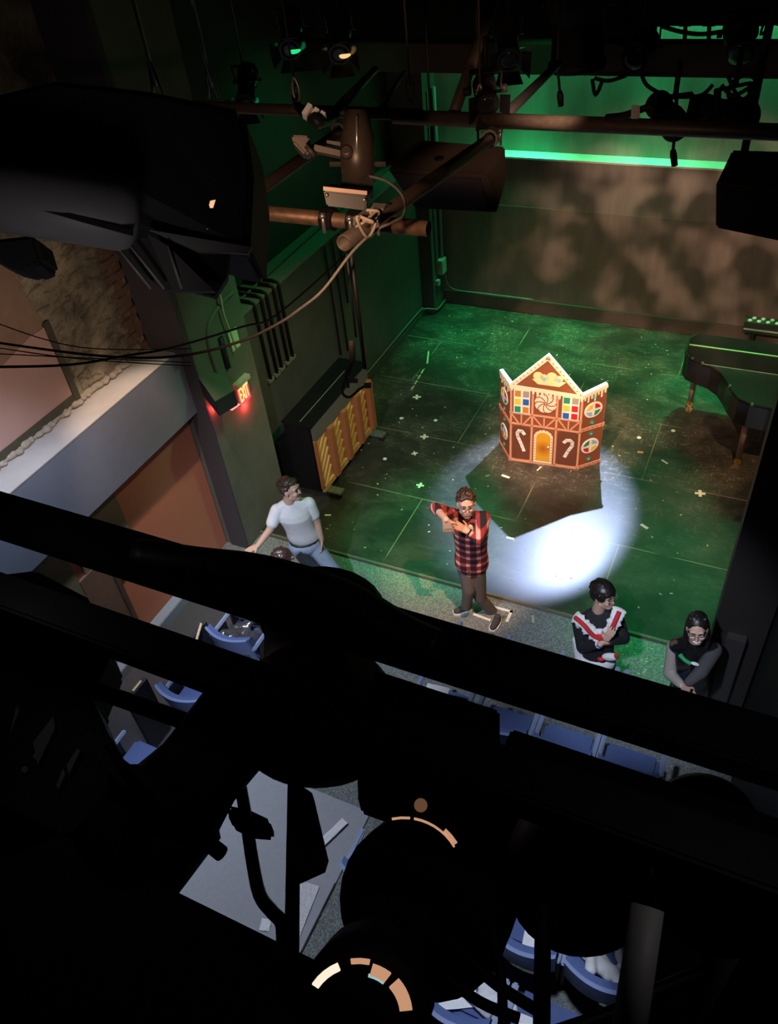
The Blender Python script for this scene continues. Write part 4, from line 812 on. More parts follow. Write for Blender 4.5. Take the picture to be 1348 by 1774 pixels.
tag(MB().tube([at_x(374, 482, -4.90), at_x(383, 520, -4.90), at_x(388, 545, -4.90), at_x(398, 572, -4.90), at_x(410, 606, -4.90)], [0.010, 0.012, 0.009, 0.013, 0.010], 7, 3).build('frayed_rope', mat('cream_cord', (0.75, 0.58, 0.32), 0.7, 0, 0.2, 40)), 'cream frayed cord hanging down beside the paper notice', 'cord')
# five black conduits down the side wall, over the ledge
tops = [(445, 563), (456, 556), (467, 546), (477, 537), (485, 528)]; bots = [(469, 657), (480, 647), (488, 637), (499, 626), (507, 618)]
nth = ['nearest the pillar', 'second from the pillar', 'third from the pillar', 'fourth from the pillar', 'farthest from the pillar']
for i in range(5):
    p = at_x(*bots[i], -5.14); y = p.y
    t = thing('wall_conduit', (-5.14, y, 1.2), 'black conduit bending over the side wall ledge, %s of five' % nth[i], 'conduit', 'black conduits on the side wall')
    MB().tube([(-5.138, y, p.z), (-5.138, y, 2.40), (-5.145, y, 2.455), (-5.20, y, 2.475), (-5.54, y, 2.475)], 0.020, 8).build('pipe', BLACK, t)
    MB().quadbox((-5.16, y - 0.05, p.z - 0.03), (-5.12, y + 0.05, p.z + 0.01)).build('clip', mat('olive_clip', (0.15, 0.15, 0.12), 0.6), t)
tag(MB().tube([(-5.30, 6.15, 2.47), (-5.33, 6.7, 2.475), (-5.36, 7.4, 2.475), (-5.40, 8.8, 2.475), (-5.42, 10.8, 2.475)], 0.014, 8, 3).build('ledge_cable', mat('ledge_cable_green', (0.10, 0.12, 0.10), 0.6)), 'thin cable running along the top of the side wall ledge', 'cable')
tag(MB().tube([(-5.13, 6.2, 0.16), (-5.13, 8.4, 0.16), (-5.13, 10.7, 0.16), (-5.10, 10.95, 0.14), (-4.98, 11.06, 0.10), (-4.93, 11.15, 0.07), (-4.93, 11.48, 0.07)], 0.016, 8, 4).build('base_conduit', mat('base_conduit_grey', (0.11, 0.11, 0.10), 0.5)), 'conduit running low along the foot of the side wall to the far corner', 'conduit')
cpipe = [((-4.94, 11.22), 0.018, 'thin'), ((-4.92, 11.40), 0.030, 'thick')]
for (x, y), r, nm in cpipe:
    tag(MB().tube([(x, y, 0.72), (x, y, 3.4)], r, 10).build('corner_pipe', mat('corner_pipe_grey', (0.14, 0.15, 0.14), 0.5)), '%s vertical pipe in the far left corner above the junction boxes' % nm, 'pipe')
tag(MB().quadbox((-4.96, 11.26, 0.62), (-4.86, 11.44, 0.86)).build('junction_box', mat('junction_box_grey', (0.30, 0.32, 0.30), 0.5, 0.2), bevel=0.005), 'larger perforated junction box in the far left corner', 'junction box')
tag(MB().quadbox((-4.96, 11.16, 0.47), (-4.90, 11.24, 0.56)).build('junction_box', mat('junction_box_grey', (0, 0, 0)), bevel=0.004), 'small junction box below the larger one in the far left corner', 'junction box')
tag(MB().tube([(-4.90, 11.45, 0.62), (-4.88, 11.47, 0.40), (-4.75, 11.50, 0.265), (-4.2, 11.50, 0.262), (-3.4, 11.50, 0.262)], 0.010, 7, 4).build('wall_cable', mat('wall_cable_grey', (0.16, 0.15, 0.14), 0.6)), 'thin cable from the corner boxes along the back baseboard', 'cable')
# black cables hanging on the side wall behind the piano
for i, (y, z0, z1) in enumerate(((8.22, 0.85, 2.40), (8.42, 0.80, 2.40), (8.60, 1.45, 2.40), (8.80, 1.55, 2.40))):
    tag(MB().tube([(-5.135, y, z1), (-5.135, y + 0.01, (z0 + z1) / 2), (-5.135, y, z0)], 0.014, 8).build('drop_cable', CABLE), 'black cable hanging down the side wall behind the piano, %s' % ['nearest of four', 'second of four', 'third of four', 'farthest of four'][i], 'cable', 'black drops on the side wall')

# ================================================================== tape marks and scraps on the stage
def cross(x, y, s, rot, label):
    m = MB(); c, n = math.cos(rot), math.sin(rot)
    for dx, dy in (((c, n), (-n, c)), ((-n, c), (c, n))): m.obox((x, y, 0.002 if dx == (c, n) else 0.0032), V((dx[0], dx[1], 0)) * s, V((dy[0], dy[1], 0)) * s * 0.30, (0, 0, 0.0012))
    tag(m.build('tape_cross', TAPE), label, 'tape mark', 'tape crosses on the stage floor')
def scrap(x, y, l, w_, rot, label, col=TAPE, z=0.0):
    c, n = math.cos(rot), math.sin(rot)
    tag(MB().obox((x, y, z + 0.002), V((c, n, 0)) * l, V((-n, c, 0)) * w_, (0, 0, 0.0014)).build('tape_strip', col), label, 'tape mark')
cross(-3.79, 7.87, 0.055, 0.3, 'white tape cross on the stage, the one right of the piano dolly')
cross(-3.77, 7.49, 0.042, 0.6, 'white tape cross on the stage midway between piano and shadow')
cross(-3.44, 6.91, 0.050, 0.1, 'white tape cross on the stage nearest the man in plaid')
cross(-0.20, 7.85, 0.060, 0.2, 'white tape cross on the stage far right, in front of the grand piano')
cross(-4.27, 8.72, 0.060, 0.4, 'dim tape cross on the stage behind the piano near the side wall')
for x, y, l in ((-4.10, 7.26, 'left of the crosses, below the piano dolly'), (-3.79, 8.27, 'behind the tape crosses'), (-4.27, 8.17, 'just behind the far piano dolly'), (-1.10, 8.72, 'right of the house, nearer the house'), (-0.72, 9.0, 'between house and grand piano')):
    tag(MB().lathe((x, y, 0.0), (x, y, 0.004), [(0, 0.028), (1, 0.026)], 12).build('tape_dot', TAPE), 'white tape dot on the stage floor, ' + l, 'tape mark', 'tape dots on the stage floor')
scrap(-2.48, 7.42, 0.055, 0.018, -0.2, 'white tape strip on the floor inside the house shadow'); scrap(-2.70, 7.36, 0.03, 0.012, 0.8, 'small yellowish scrap at the left in the house shadow', BRASS)
scrap(-2.07, 6.375, 0.045, 0.016, 0.0, 'white tape strip at the front tip of the house shadow'); scrap(-0.69, 7.07, 0.05, 0.018, -0.5, 'bent white tape scrap right of the white light pool')
scrap(-0.70, 8.32, 0.05, 0.012, -0.6, 'pale tape strip on the dark floor in front of the grand piano'); scrap(-2.13, 7.70, 0.05, 0.009, 1.3, 'thin white strip at the foot of the house door')
scrap(-4.30, 6.02, 0.04, 0.012, 0.3, 'pale tape scrap on the floor beside the near piano dolly', z=0.0)
scrap(-1.02, 8.42, 0.035, 0.02, 0.2, 'orange brown scrap on the floor right of the house', mat('orange_scrap', (0.55, 0.25, 0.12), 0.8))
for (x0, y0), (x1, y1), l in (((-4.62, 10.0), (-4.46, 9.55), 'upper piece'), ((-4.47, 9.45), (-4.42, 8.85), 'lower piece')):
    a, e = V((x0, y0, 0.002)), V((x1, y1, 0.002)); d = (e - a).normalized() * ((e - a).length / 2); m = MB()
    pcs = 1 if l == 'upper piece' else 4
    for k in range(pcs):
        c = a + (e - a) * ((k + 0.5) / pcs); m.obox(c, d / pcs * 0.75, V((-d.y, d.x, 0)).normalized() * 0.012, (0, 0, 0.0012))
    tag(m.build('tape_line', mat('yellowed_tape', (0.50, 0.46, 0.26), 0.8)), 'worn yellowish tape line near the left wall of the stage, ' + l, 'tape mark')
lt = MB(); lt.quadbox((-2.02, 5.335, -0.034), (-1.70, 5.365, -0.031)).quadbox((-1.73, 5.20, -0.034), (-1.70, 5.365, -0.031)); tag(lt.build('corner_tape', TAPE), 'white L-shaped tape corner on the carpet behind the man in plaid', 'tape mark')
scrap(-1.98, 5.17, 0.10, 0.014, -0.1, 'white tape strip on the carpet between the feet of the man in plaid', z=-0.034); scrap(-1.47, 5.33, 0.05, 0.012, -1.2, 'short yellowish tape strip on the carpet right of the man in plaid', mat('yellowed_tape', (0, 0, 0)), -0.034)
# scattered crumbs of paper: too many to count
m = MB(); rr = random.Random(11)
for k in range(170):
    x, y = rr.uniform(-4.9, 0.15), rr.uniform(5.6, 11.3); a = rr.uniform(0, 3); s = rr.uniform(0.006, 0.016)
    m.obox((x, y, 0.0016), V((math.cos(a), math.sin(a), 0)) * s, V((-math.sin(a), math.cos(a), 0)) * s * 0.5, (0, 0, 0.001))
for k in range(50):
    x, y = rr.uniform(-0.7, 0.1), rr.uniform(4.7, 5.4); m.obox((x, y, -0.032), (rr.uniform(0.006, 0.014), 0, 0), (0, rr.uniform(0.006, 0.014), 0), (0, 0, 0.001))
tag(m.build('paper_crumbs', mat('crumb_grey', (0.42, 0.41, 0.34), 0.9, 0, 0.3)), 'scattered pale crumbs and flecks over the stage floor', 'debris', kind='stuff')

# strip light on the floor behind the grand piano
lb = thing('strip_light', (0.1, 11.35, 0.3), 'low black strip light with two rows of lamps behind the grand piano', 'stage light')
MB().quadbox((-0.21, 11.28, 0.28), (0.75, 11.46, 0.45)).build('case', mat('strip_case', (0.03, 0.035, 0.03), 0.4), lb, bevel=0.006)
MB().quadbox((-0.2, 11.27, 0.33), (0.74, 11.282, 0.35)).build('front_rail', mat('strip_rail', (0.5, 0.55, 0.5), 0.35, 0.3), lb)
for k in range(7):
    for j in range(2):
        m = MB(); m.lathe((-0.14 + k * 0.12 + 0.05 * j, 11.32 + 0.08 * j, 0.45), (-0.14 + k * 0.12 + 0.05 * j, 11.32 + 0.08 * j, 0.475), [(0, 0.032), (0.6, 0.032), (1, 0.02)], 12); m.build('lamp_lens', mat('lens_glass', (0.5, 0.55, 0.5), 0.2), lb)
MB().quadbox((-0.1, 11.33, 0.0), (-0.04, 11.41, 0.28)).quadbox((0.6, 11.33, 0.0), (0.66, 11.41, 0.28)).build('stand', BLK2, lb)

# ================================================================== lighting grid
def pipe(p0, p1, r, label, m=PIPE, nm='grid_pipe'):
    t = MB(); p0, p1 = V(p0), V(p1); a = (p1 - p0).normalized()
    t.lathe(p0, p1, [(0.05, r * 0.8), (0, r * 0.8), (0, r), (1, r), (1, r * 0.8), (0.95, r * 0.8)], 20)
    return tag(t.build(nm, m), label, 'pipe')
pipe((-2.9, 2.2, 5.5), (-0.99, 2.2, 5.5), 0.024, 'rusty steel pipe crossing left to right, the near one ending in mid air', mat('rusty_pipe', (0.20, 0.12, 0.075), 0.5, 0.4, 0.7, 40))
pipe((-3.2, 3.27, 5.5), (-1.47, 3.27, 5.5), 0.024, 'dull pipe crossing left to right at the back of the grid, left length')
pipe((-1.60, 3.27, 5.49), (1.28, 3.27, 5.49), 0.029, 'dull pipe crossing left to right at the back of the grid, right length')
pipe((-1.14, 1.93, 5.50 + 0.055), (-1.14, 3.25, 5.50 - 0.06), 0.024, 'open-ended pipe running away from the viewer to the back pipe, the right one')
pipe((-1.83, 2.25, 5.44), (-1.83, 3.25, 5.44), 0.024, 'brown pipe running away from the viewer, left of the lantern')
pipe((-1.34, 3.30, 5.5), at_y(862, -20, 4.1), 0.024, 'dark brace pipe slanting up from the back pipe beside the wire ropes')
pipe(at_y(872, 203, 3.27), at_y(968, 110, 5.0), 0.022, 'dark brace pipe slanting up behind the right wire rope', BLK2)
pipe((-1.86, 3.275, 5.52), at_y(650, 120, 5.6), 0.022, 'dim pipe running away in the dark behind the left wire rope', BLK2)
pipe((-1.66, 3.275, 5.52), at_y(700, 125, 5.8), 0.012, 'thin dim pipe running away in the dark beside the left dim pipe', BLK2)
def clamp(c, ax, r, label, nm='pipe_clamp'):     # half coupler with bolts
    t = thing(nm, c, label, 'clamp'); c = V(c); ax = V(ax).normalized(); u = V((0, 0, 1)); v = ax.cross(u).normalized()
    m = MB()
    for k in range(10):
        a0, a1 = math.pi * 0.2 * k, math.pi * 0.2 * (k + 1)
        f = lambda a, rr_: c + (u * math.cos(a) + v * math.sin(a)) * rr_ - ax * 0.022
        m.prism([f(a0, r), f(a0, r + 0.010), f(a1, r + 0.010), f(a1, r)], ax * 0.044)
    m.build('band', BLACK if nm == 'hook_clamp' else STEEL, t)
    m = MB(); m.cyl(c + v * (r + 0.012) - u * 0.03, c + v * (r + 0.012) + u * 0.035, 0.006, n=8).cyl(c + v * (r + 0.012) + u * 0.02, c + v * (r + 0.012) + u * 0.032, 0.011, n=6); m.build('bolt', STEEL, t); m = MB(); m.cyl(c - v * (r + 0.012) - u * 0.045, c - v * (r + 0.012) + u * 0.02, 0.006, n=8); m.build('eye_bolt', STEEL, t)
    return t
clamp((-1.83, 3.20, 5.45), (0, 1, 0), 0.026, 'steel coupler where the left brown pipe meets the back pipe')
clamp((-1.14, 3.20, 5.45), (0, 1, 0), 0.026, 'steel coupler where the right open-ended pipe meets the back pipe')
clamp((-1.15, 2.2, 5.53), (1, 0, 0), 0.027, 'steel coupler tying the open-ended pipe to the near rusty pipe')
clamp((-1.14, 2.08, 5.55), (0, 1, 0), 0.027, 'steel coupler on the open end of the right pipe')
# lantern standing up from the near pipe, with control box hung on two black hook clamps
cb = thing('control_box', (-1.30, 2.2, 5.52), 'flat black control box with pale front edge clamped on the near rusty pipe', 'control box')
c0 = at_d(600, 340, 2.72)
bx = [at_d(x, y, 2.62) for x, y in ((560, 330), (636, 339), (634, 365), (566, 357))]; dv = (at_d(570, 318, 2.76) - at_d(560, 330, 2.62))
MB().prism(bx, dv).build('case', mat('control_box_black', (0.010, 0.0085, 0.008), 0.45, 0, 0.1), cb, bevel=0.004)
MB().prism([at_d(x, y, 2.612) for x, y in ((560, 323), (636, 331), (636, 338), (560, 330))], dv * 0.1).build('front_edge', mat('worn_edge', (0.40, 0.27, 0.2), 0.5, 0.3, 0.2), cb)
for x, y in ((566, 338), (631, 346)):
    m = MB(); m.ball(at_d(x, y, 2.61), 0.006, nu=8, nv=6); m.build('screw', STEEL, cb)
for x, nm in ((565, 'left'), (612, 'right')):
    p = at_z(x, 384 if x < 600 else 388, 5.5); clamp((p.x, 2.2, 5.5), (1, 0, 0), 0.026, 'black hook clamp under the control box, the %s one of the pair' % nm, 'hook_clamp')
ln = thing('stage_lantern', (-1.27, 2.45, 5.6), 'bullet-shaped brown stage lantern standing upright above the control box', 'stage light')
pa, pb = at_d(620, 335, 2.78), at_d(619, 192, 2.80)
MB().lathe(pa, pb, [(0, 0.030), (0.20, 0.034), (0.22, 0.052), (0.50, 0.056), (0.72, 0.053), (0.80, 0.044), (1, 0.038)], 24).build('body', mat('lantern_brown', (0.055, 0.040, 0.032), 0.4, 0.2, 0.2), ln)
MB().tube([pa.lerp(pb, 0.42) - FW * 0.057, pa.lerp(pb, 0.85) - FW * 0.05], 0.0045, 8).build('spine', STEEL, ln)
MB().lathe(pa.lerp(pb, 0.42) - RT * 0.03 - FW * 0.045, pa.lerp(pb, 0.42) - RT * 0.034 - FW * 0.068, [(0, 0.021), (0.5, 0.021), (1, 0.012)], 16).build('knob', PIPE, ln)
MB().obox(pa.lerp(pb, 0.36), RT * 0.09, UP * 0.005, FW * 0.007).build('yoke_bar', PIPE, ln); MB().obox(pa.lerp(pb, 0.1), RT * 0.05, UP * 0.03, FW * 0.03).build('base_bracket', BLK2, ln)
br = thing('yoke_arm', (-1.75, 2.6, 5.5), 'flat brown bracket arm bolted from the left pipe to the upright lantern', 'bracket')
MB().prism([at_d(x, y, 2.80) for x, y in ((545, 250), (605, 264), (604, 274), (543, 261))], FW * 0.02).prism([at_d(x, y, 2.86) for x, y in ((566, 243), (598, 247), (598, 255), (566, 251))], FW * 0.02).build('arm', PIPE, br)
MB().prism([at_d(x, y, 2.84) for x, y in ((505, 232), (535, 234), (540, 262), (528, 268), (506, 245))], FW * 0.05).build('jaw', PIPE, br, bevel=0.006); MB().tube([at_d(530, 252, 2.78), at_d(545, 270, 2.78)], 0.008, 8).build('wing_bolt', PIPE, br)
# wire ropes with shackles
for (x, y), Yd, lab, mm in (((712, 172), 3.27, 'left of the two lit wire ropes holding the back pipe', PIPE), ((832, 188), 3.27, 'right of the two lit wire ropes holding the back pipe', PIPE), ((515, 172), 3.27, 'dim wire rope holding the left end of the back pipe', CABLE)):
    p = at_y(x, y, Yd); t = thing('wire_rope', p, lab, 'wire rope')
    MB().tube([p + V((0, 0, 0.05)), p + V((0, 0, 1.65))], 0.0045, 6).build('rope', mm, t)
    MB().tube([p + V((0, 0, 0.09)), p + V((-0.016, 0, 0.05)), p + V((-0.010, 0, 0.0)), p + V((0.010, 0, 0.0)), p + V((0.016, 0, 0.05)), p + V((0, 0, 0.09))], 0.005, 6, 3).build('shackle', mat('shackle_steel', (0.4, 0.32, 0.28), 0.4, 0.6), t)
for (x, y), lab in (((270, 150), 'left of two frayed wire ropes above the big lantern'), ((366, 152), 'right of two frayed wire ropes above the big lantern')):
    p = at_d(x, y, 1.85); t = thing('wire_rope', p, lab, 'wire rope'); rp = MB().tube([p, p + V((0, 0, 0.5))], 0.004, 6).build('rope', STEEL, t)
    MB().tube([p + V((0, 0, 0.05)), p + RT * 0.012 - V((0, 0, 0.02))], 0.003, 6).tube([p + V((0, 0, 0.05)), p - RT * 0.010 - V((0, 0, 0.02))], 0.003, 6).build('frayed_end', STEEL, t)
# taped bundle and black-and-white marker on the left of the back pipe
tb = thing('cable_tail', at_d(520, 180, 3.2), 'cable tail banded with white tape over the back pipe', 'cable'); MB().tube([at_y(512, 168, 3.27), at_y(518, 188, 3.24), at_d(540, 205, 3.1), at_d(560, 212, 3.15), at_y(580, 203, 3.23)], 0.018, 8, 4).build('sleeve', CABLE, tb)
for x, y in ((533, 194), (545, 201), (556, 207)):
    q = at_d(x, y, 3.1); MB().obox(q, (RT * 0.8 - UP * 0.5) * 0.009, (RT * 0.5 + UP * 0.8) * 0.022, FW * 0.022).build('white_band', WHITE, tb)
# power and signal cables on the grid
tag(MB().tube([at_d(640, 305, 2.75), at_d(672, 315, 2.7), at_d(698, 340, 2.6), at_d(700, 372, 2.5), at_d(680, 385, 2.45), at_d(650, 400, 2.42), at_d(610, 437, 2.38), at_d(560, 502, 2.36), at_d(520, 535, 2.38), at_d(480, 562, 2.42), at_d(415, 592, 2.5), at_d(330, 614, 2.6), at_d(240, 620, 2.8), at_d(130, 612, 3.0), at_d(-30, 590, 3.2)], 0.0045, 7, 6).build('grey_cable', GREYCABLE), 'long grey cable sagging from the upright lantern down to the left wall', 'cable')
tag(MB().tube([at_d(-20, 636, 2.6), at_d(120, 632, 2.7), at_d(220, 616, 2.8), at_d(300, 602, 2.9), at_d(420, 566, 3.1), at_d(480, 545, 3.3), at_d(600, 440, 3.6)], 0.004, 6, 5).build('thin_cable', CABLE), 'thin black cable crossing the brick alcove in front of the board', 'cable')
for k, (y0, y1, y2) in enumerate(((565, 592, 604), (612, 620, 628), (600, 622, 634))): tag(MB().tube([at_d(-20, y0 - 10 * (k == 0), 3.2), at_d(140, y1 + 10 * (k == 0), 3.3), at_d(330, y2, 3.5)], 0.0022, 5, 5).build('fine_wire', CABLE), 'fine dark wire across the brick alcove, %s of three' % ['topmost', 'middle', 'lowest'][k], 'wire', 'fine wires across the alcove')
kn = MB(); rr = random.Random(9); pts = [at_d(636 + rr.uniform(-26, 26), 385 + rr.uniform(-22, 30), 2.38 + rr.uniform(-.05, .05)) for k in range(16)]; kn.tube(pts, 0.0045, 6, 5); tag(kn.build('cable_knot', mat('pale_cord', (0.26, 0.20, 0.165), 0.7)), 'pale tangle of cord knotted round the crossing of the two near pipes', 'cord')
dm = thing('hanging_microphone', (-1.14, 1.93, 5.1), 'cable drop with pale connector and dangling wires hanging above the upright piano', 'cable drop')
MB().tube([(-1.14, 1.94, 5.52), (-1.14, 1.93, 5.25)], 0.004, 6).tube([(-1.125, 1.94, 5.52), (-1.128, 1.94, 5.13)], 0.007, 6).build('drop_line', CABLE, dm)
MB().lathe(at_d(609, 590, 2.26), at_d(611, 628, 2.26), [(0, 0.006), (0.2, 0.009), (0.8, 0.009), (1, 0.006)], 10).build('connector', mat('pink_grey_plastic', (0.55, 0.42, 0.38), 0.5), dm)
MB().tube([at_d(611, 628, 2.26), at_d(604, 645, 2.25), at_d(595, 665, 2.25), at_d(594, 682, 2.25), at_d(606, 688, 2.25), at_d(622, 675, 2.25), at_d(634, 668, 2.25)], 0.004, 6, 5).tube([at_d(611, 628, 2.26), at_d(600, 650, 2.25), at_d(604, 672, 2.25)], 0.004, 6, 4).build('dangling_wire', mat('pinkish_wire', (0.40, 0.24, 0.22), 0.6), dm)
MB().obox(at_d(637, 668, 2.25), RT * 0.010, UP * 0.007, FW * 0.007).obox(at_d(612, 660, 2.25), RT * 0.013, UP * 0.006, FW * 0.006).build('plug', mat('pink_grey_plastic', (0, 0, 0)), dm)

# ================================================================== loudspeakers under the grid
def speaker(top, front, label, mT, mF):
    t = thing('loudspeaker', top[0], label, 'loudspeaker'); 
    b = MB(); b.hexa(top, front); b.build('cabinet', mT, t, bevel=0.012); return t
spk = mat('speaker_brown_black', (0.085, 0.058, 0.048), 0.55, 0, 0.1, 10); SPF = mat('speaker_grille', (0.045, 0.042, 0.05), 0.7, 0, 0.15, 90)
Ys, Yb = 4.5, 4.78
F0 = [at_y(x, y, Ys) for x, y in ((670, 294), (842, 306), (862, 370), (718, 362))]; 
B0 = [at_y(x, y, Yb) for x, y in ((716, 240), (876, 252), (878, 310), (722, 300))]
s1 = speaker(F0, B0, 'brown-topped wedge loudspeaker hanging below the back pipe, left of the two', spk, SPF)
MB().prism([F0[0].lerp(F0[2], 0.06) + V((0, -0.004, 0)), F0[1].lerp(F0[3], 0.06) + V((0, -0.004, 0)), F0[2].lerp(F0[0], 0.06) + V((0, -0.004, 0)), F0[3].lerp(F0[1], 0.06) + V((0, -0.004, 0))], (0, -0.012, 0)).build('grille', SPF, s1)
for a in (0.25, 0.75):
    p = B0[0].lerp(B0[1], a); MB().cyl(p - V((0, 0.06, 0)), p + V((0, -0.06, 0.75)), 0.008, n=8).build('hanger', BLACK, s1)
MB().lathe(F0[0].lerp(B0[1], 0.45), F0[0].lerp(B0[1], 0.45) + V((0, 0, 0.01)), [(0, 0.028), (1, 0.028)], 14).build('rigging_point', BLACK, s1)
F1 = [at_y(x, y, Ys) for x, y in ((1240, 318), (1400, 338), (1400, 430), (1239, 396))]; B1 = [at_y(x, y, Yb) for x, y in ((1268, 258), (1420, 262), (1420, 372), (1270, 350))]
s2 = speaker(F1, B1, 'black loudspeaker hanging at the right edge, right of the two', BLK2, SPF)
MB().prism([F1[0].lerp(F1[2], 0.06) + V((0, -0.004, 0)), F1[1].lerp(F1[3], 0.06) + V((0, -0.004, 0)), F1[2].lerp(F1[0], 0.06) + V((0, -0.004, 0)), F1[3].lerp(F1[1], 0.06) + V((0, -0.004, 0))], (0, -0.012, 0)).build('grille', BLACK, s2)
p = at_y(1290, 262, 4.7); MB().cyl(p, p + V((0, 0, 0.8)), 0.02, n=8).build('hanger', BLACK, s2)

# ================================================================== stage lights
LENS = mat('lens_dark', (0.02, 0.02, 0.025), 0.1)
def lantern(rear, front, r, label, m=BLACK, yoke=True, doors=0.0, group=None, nm='stage_light', vents=0, hang=None):
    rear, front = V(rear), V(front); L = (front - rear).length; a = (front - rear) / L
    t = thing(nm, rear.lerp(front, 0.5), label, 'stage light', group)
    MB().lathe(rear, front, [(0, r * 0.55), (0.03, r * 0.86), (0.08, r), (0.40, r), (0.42, r * 0.90), (0.55, r * 0.80), (0.60, r * 0.80), (0.90, r * 0.86), (0.92, r * 0.95), (1.0, r * 0.95)], 28).build('body', m, t)
    MB().lathe(front - a * 0.004, front + a * 0.006, [(0, r * 0.8), (0.6, r * 0.8), (1, r * 0.5)], 24).build('lens', LENS, t)
    sd = a.cross(V((0, 0, 1)))
    sd = sd.normalized() if sd.length > 0.05 else V((1, 0, 0)); upv = sd.cross(a).normalized()
    if yoke:
        c = rear.lerp(front, 0.35); q = [c + sd * (r + 0.012), c + sd * (r + 0.014) + upv * r * 1.6, c - sd * (r + 0.014) + upv * r * 1.6, c - sd * (r + 0.012)]; m2 = MB()
        for i in range(3): 
            d = (q[i + 1] - q[i]); m2.obox((q[i] + q[i + 1]) / 2, d / 2, a * 0.018, d.cross(a).normalized() * 0.003)
        m2.build('yoke', m, t); top = (q[1] + q[2]) / 2; MB().cyl(top, top + V((0, 0, hang or 0.12)), 0.010, n=8).build('hanging_bolt', m, t)
        for s_ in (-1, 1): MB().cyl(c + sd * (r + 0.01) * s_, c + sd * (r + 0.04) * s_, 0.016, n=10).build('tilt_knob', m, t)
    if doors:
        for d1, d2 in ((sd, upv), (-sd, upv), (upv, sd), (-upv, sd)):
            p = front + d1 * r * 0.95; o = p + (a * 0.75 + d1 * 0.65).normalized() * doors
            MB().prism([p - d2 * r * 0.8, p + d2 * r * 0.8, o + d2 * r * 1.15, o - d2 * r * 1.15], d1.cross(d2).normalized() * 0.003 + d1 * 0.003).build('barn_door', m, t)
    return t
# far rig lanterns that glint green and gold at the top
glint = mat('glossy_black_housing', (0.02, 0.02, 0.02), 0.18)
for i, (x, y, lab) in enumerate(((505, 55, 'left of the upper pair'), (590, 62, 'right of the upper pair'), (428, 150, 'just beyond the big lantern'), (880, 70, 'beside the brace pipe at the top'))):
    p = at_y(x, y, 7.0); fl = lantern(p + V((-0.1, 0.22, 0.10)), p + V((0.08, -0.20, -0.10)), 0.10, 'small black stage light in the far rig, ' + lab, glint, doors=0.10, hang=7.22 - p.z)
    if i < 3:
        q = p + V((0.08, -0.20, -0.10)); MB().ell(q + RT * 0.05, RT * 0.05, FW * 0.012, UP * 0.035 + RT * 0.02).build('painted_glint', mat('green_glint', (0.05, 0.5, 0.2), 0.4, 0, 0, emit=(0.02, 0.9, 0.28), estr=0.9) if i != 1 else mat('amber_glint', (0.8, 0.5, 0.2), 0.4, 0, 0, emit=(1.0, 0.62, 0.25), estr=1.0), fl); MB().ell(q - RT * 0.07 + UP * 0.03, RT * 0.02, FW * 0.012, UP * 0.03).build('painted_glint_slit', mat('green_glint', (0, 0, 0)), fl)  # glowing patches stand in for light glinting off the metal
lantern(at_y(1003, -60, 5.5), at_y(1000, 118, 5.5), 0.19, 'large black stage light pointing straight down at the top centre right', BLACK, doors=0)
lantern(at_y(1120, 70, 6.5), at_y(1100, 100, 6.2), 0.10, 'black stage light in front of the small green wall opening, left one', hang=2.3)
lantern(at_y(1283, 40, 6.5), at_y(1285, 95, 6.3), 0.11, 'black stage light in front of the small green wall opening, right one', hang=2.3)
lantern(at_y(838, 142, 3.4), at_y(846, 182, 3.25), 0.048, 'small black stage light on the back pipe behind the right wire rope', doors=0.05)
lantern(at_y(1175, 225, 3.3), at_y(1140, 180, 3.5), 0.055, 'small black stage light clamped on the right of the back pipe')
lantern(at_y(1300, 205, 3.3), at_y(1215, 190, 3.5), 0.060, 'black stage light lying along the back pipe at the far right', BLACK)
sd_ = thing('safety_tag', at_y(1110, 195, 3.2), 'black safety hook with white tag on the back pipe', 'hook'); MB().tube([at_y(1052, 203, 3.25), at_y(1080, 200, 3.2), at_y(1110, 190, 3.2), at_y(1130, 184, 3.2), at_y(1128, 196, 3.2)], 0.012, 8, 4).build('hook', BLACK, sd_); MB().obox(at_y(1101, 194, 3.17), RT * 0.014, UP * 0.022, FW * 0.006).build('white_tag', WHITE, sd_)
hr = thing('hanging_plug', at_y(1166, 260, 3.3), 'black cable with plug hanging in front of the bright green ledge', 'cable'); MB().tube([at_y(1170, 222, 3.27), at_y(1166, 262, 3.27)], 0.006, 7).build('cable', CABLE, hr); MB().lathe(at_y(1166, 260, 3.27), at_y(1169, 287, 3.27), [(0, 0.010), (0.3, 0.013), (1, 0.012)], 10).build('plug', BLACK, hr)
hr = thing('hanging_plug', at_y(970, 165, 5.0), 'black plug hanging below the large stage light at the top', 'cable'); MB().tube([at_y(965, 118, 5.0) + V((0, 0, 2.2)), at_y(965, 118, 5.0), at_y(968, 138, 5.0), at_y(970, 160, 5.0)], 0.008, 7).build('cable', CABLE, hr); MB().lathe(at_y(970, 158, 5.0), at_y(972, 184, 5.0), [(0, 0.014), (0.3, 0.02), (1, 0.016)], 10).build('plug', BLACK, hr)
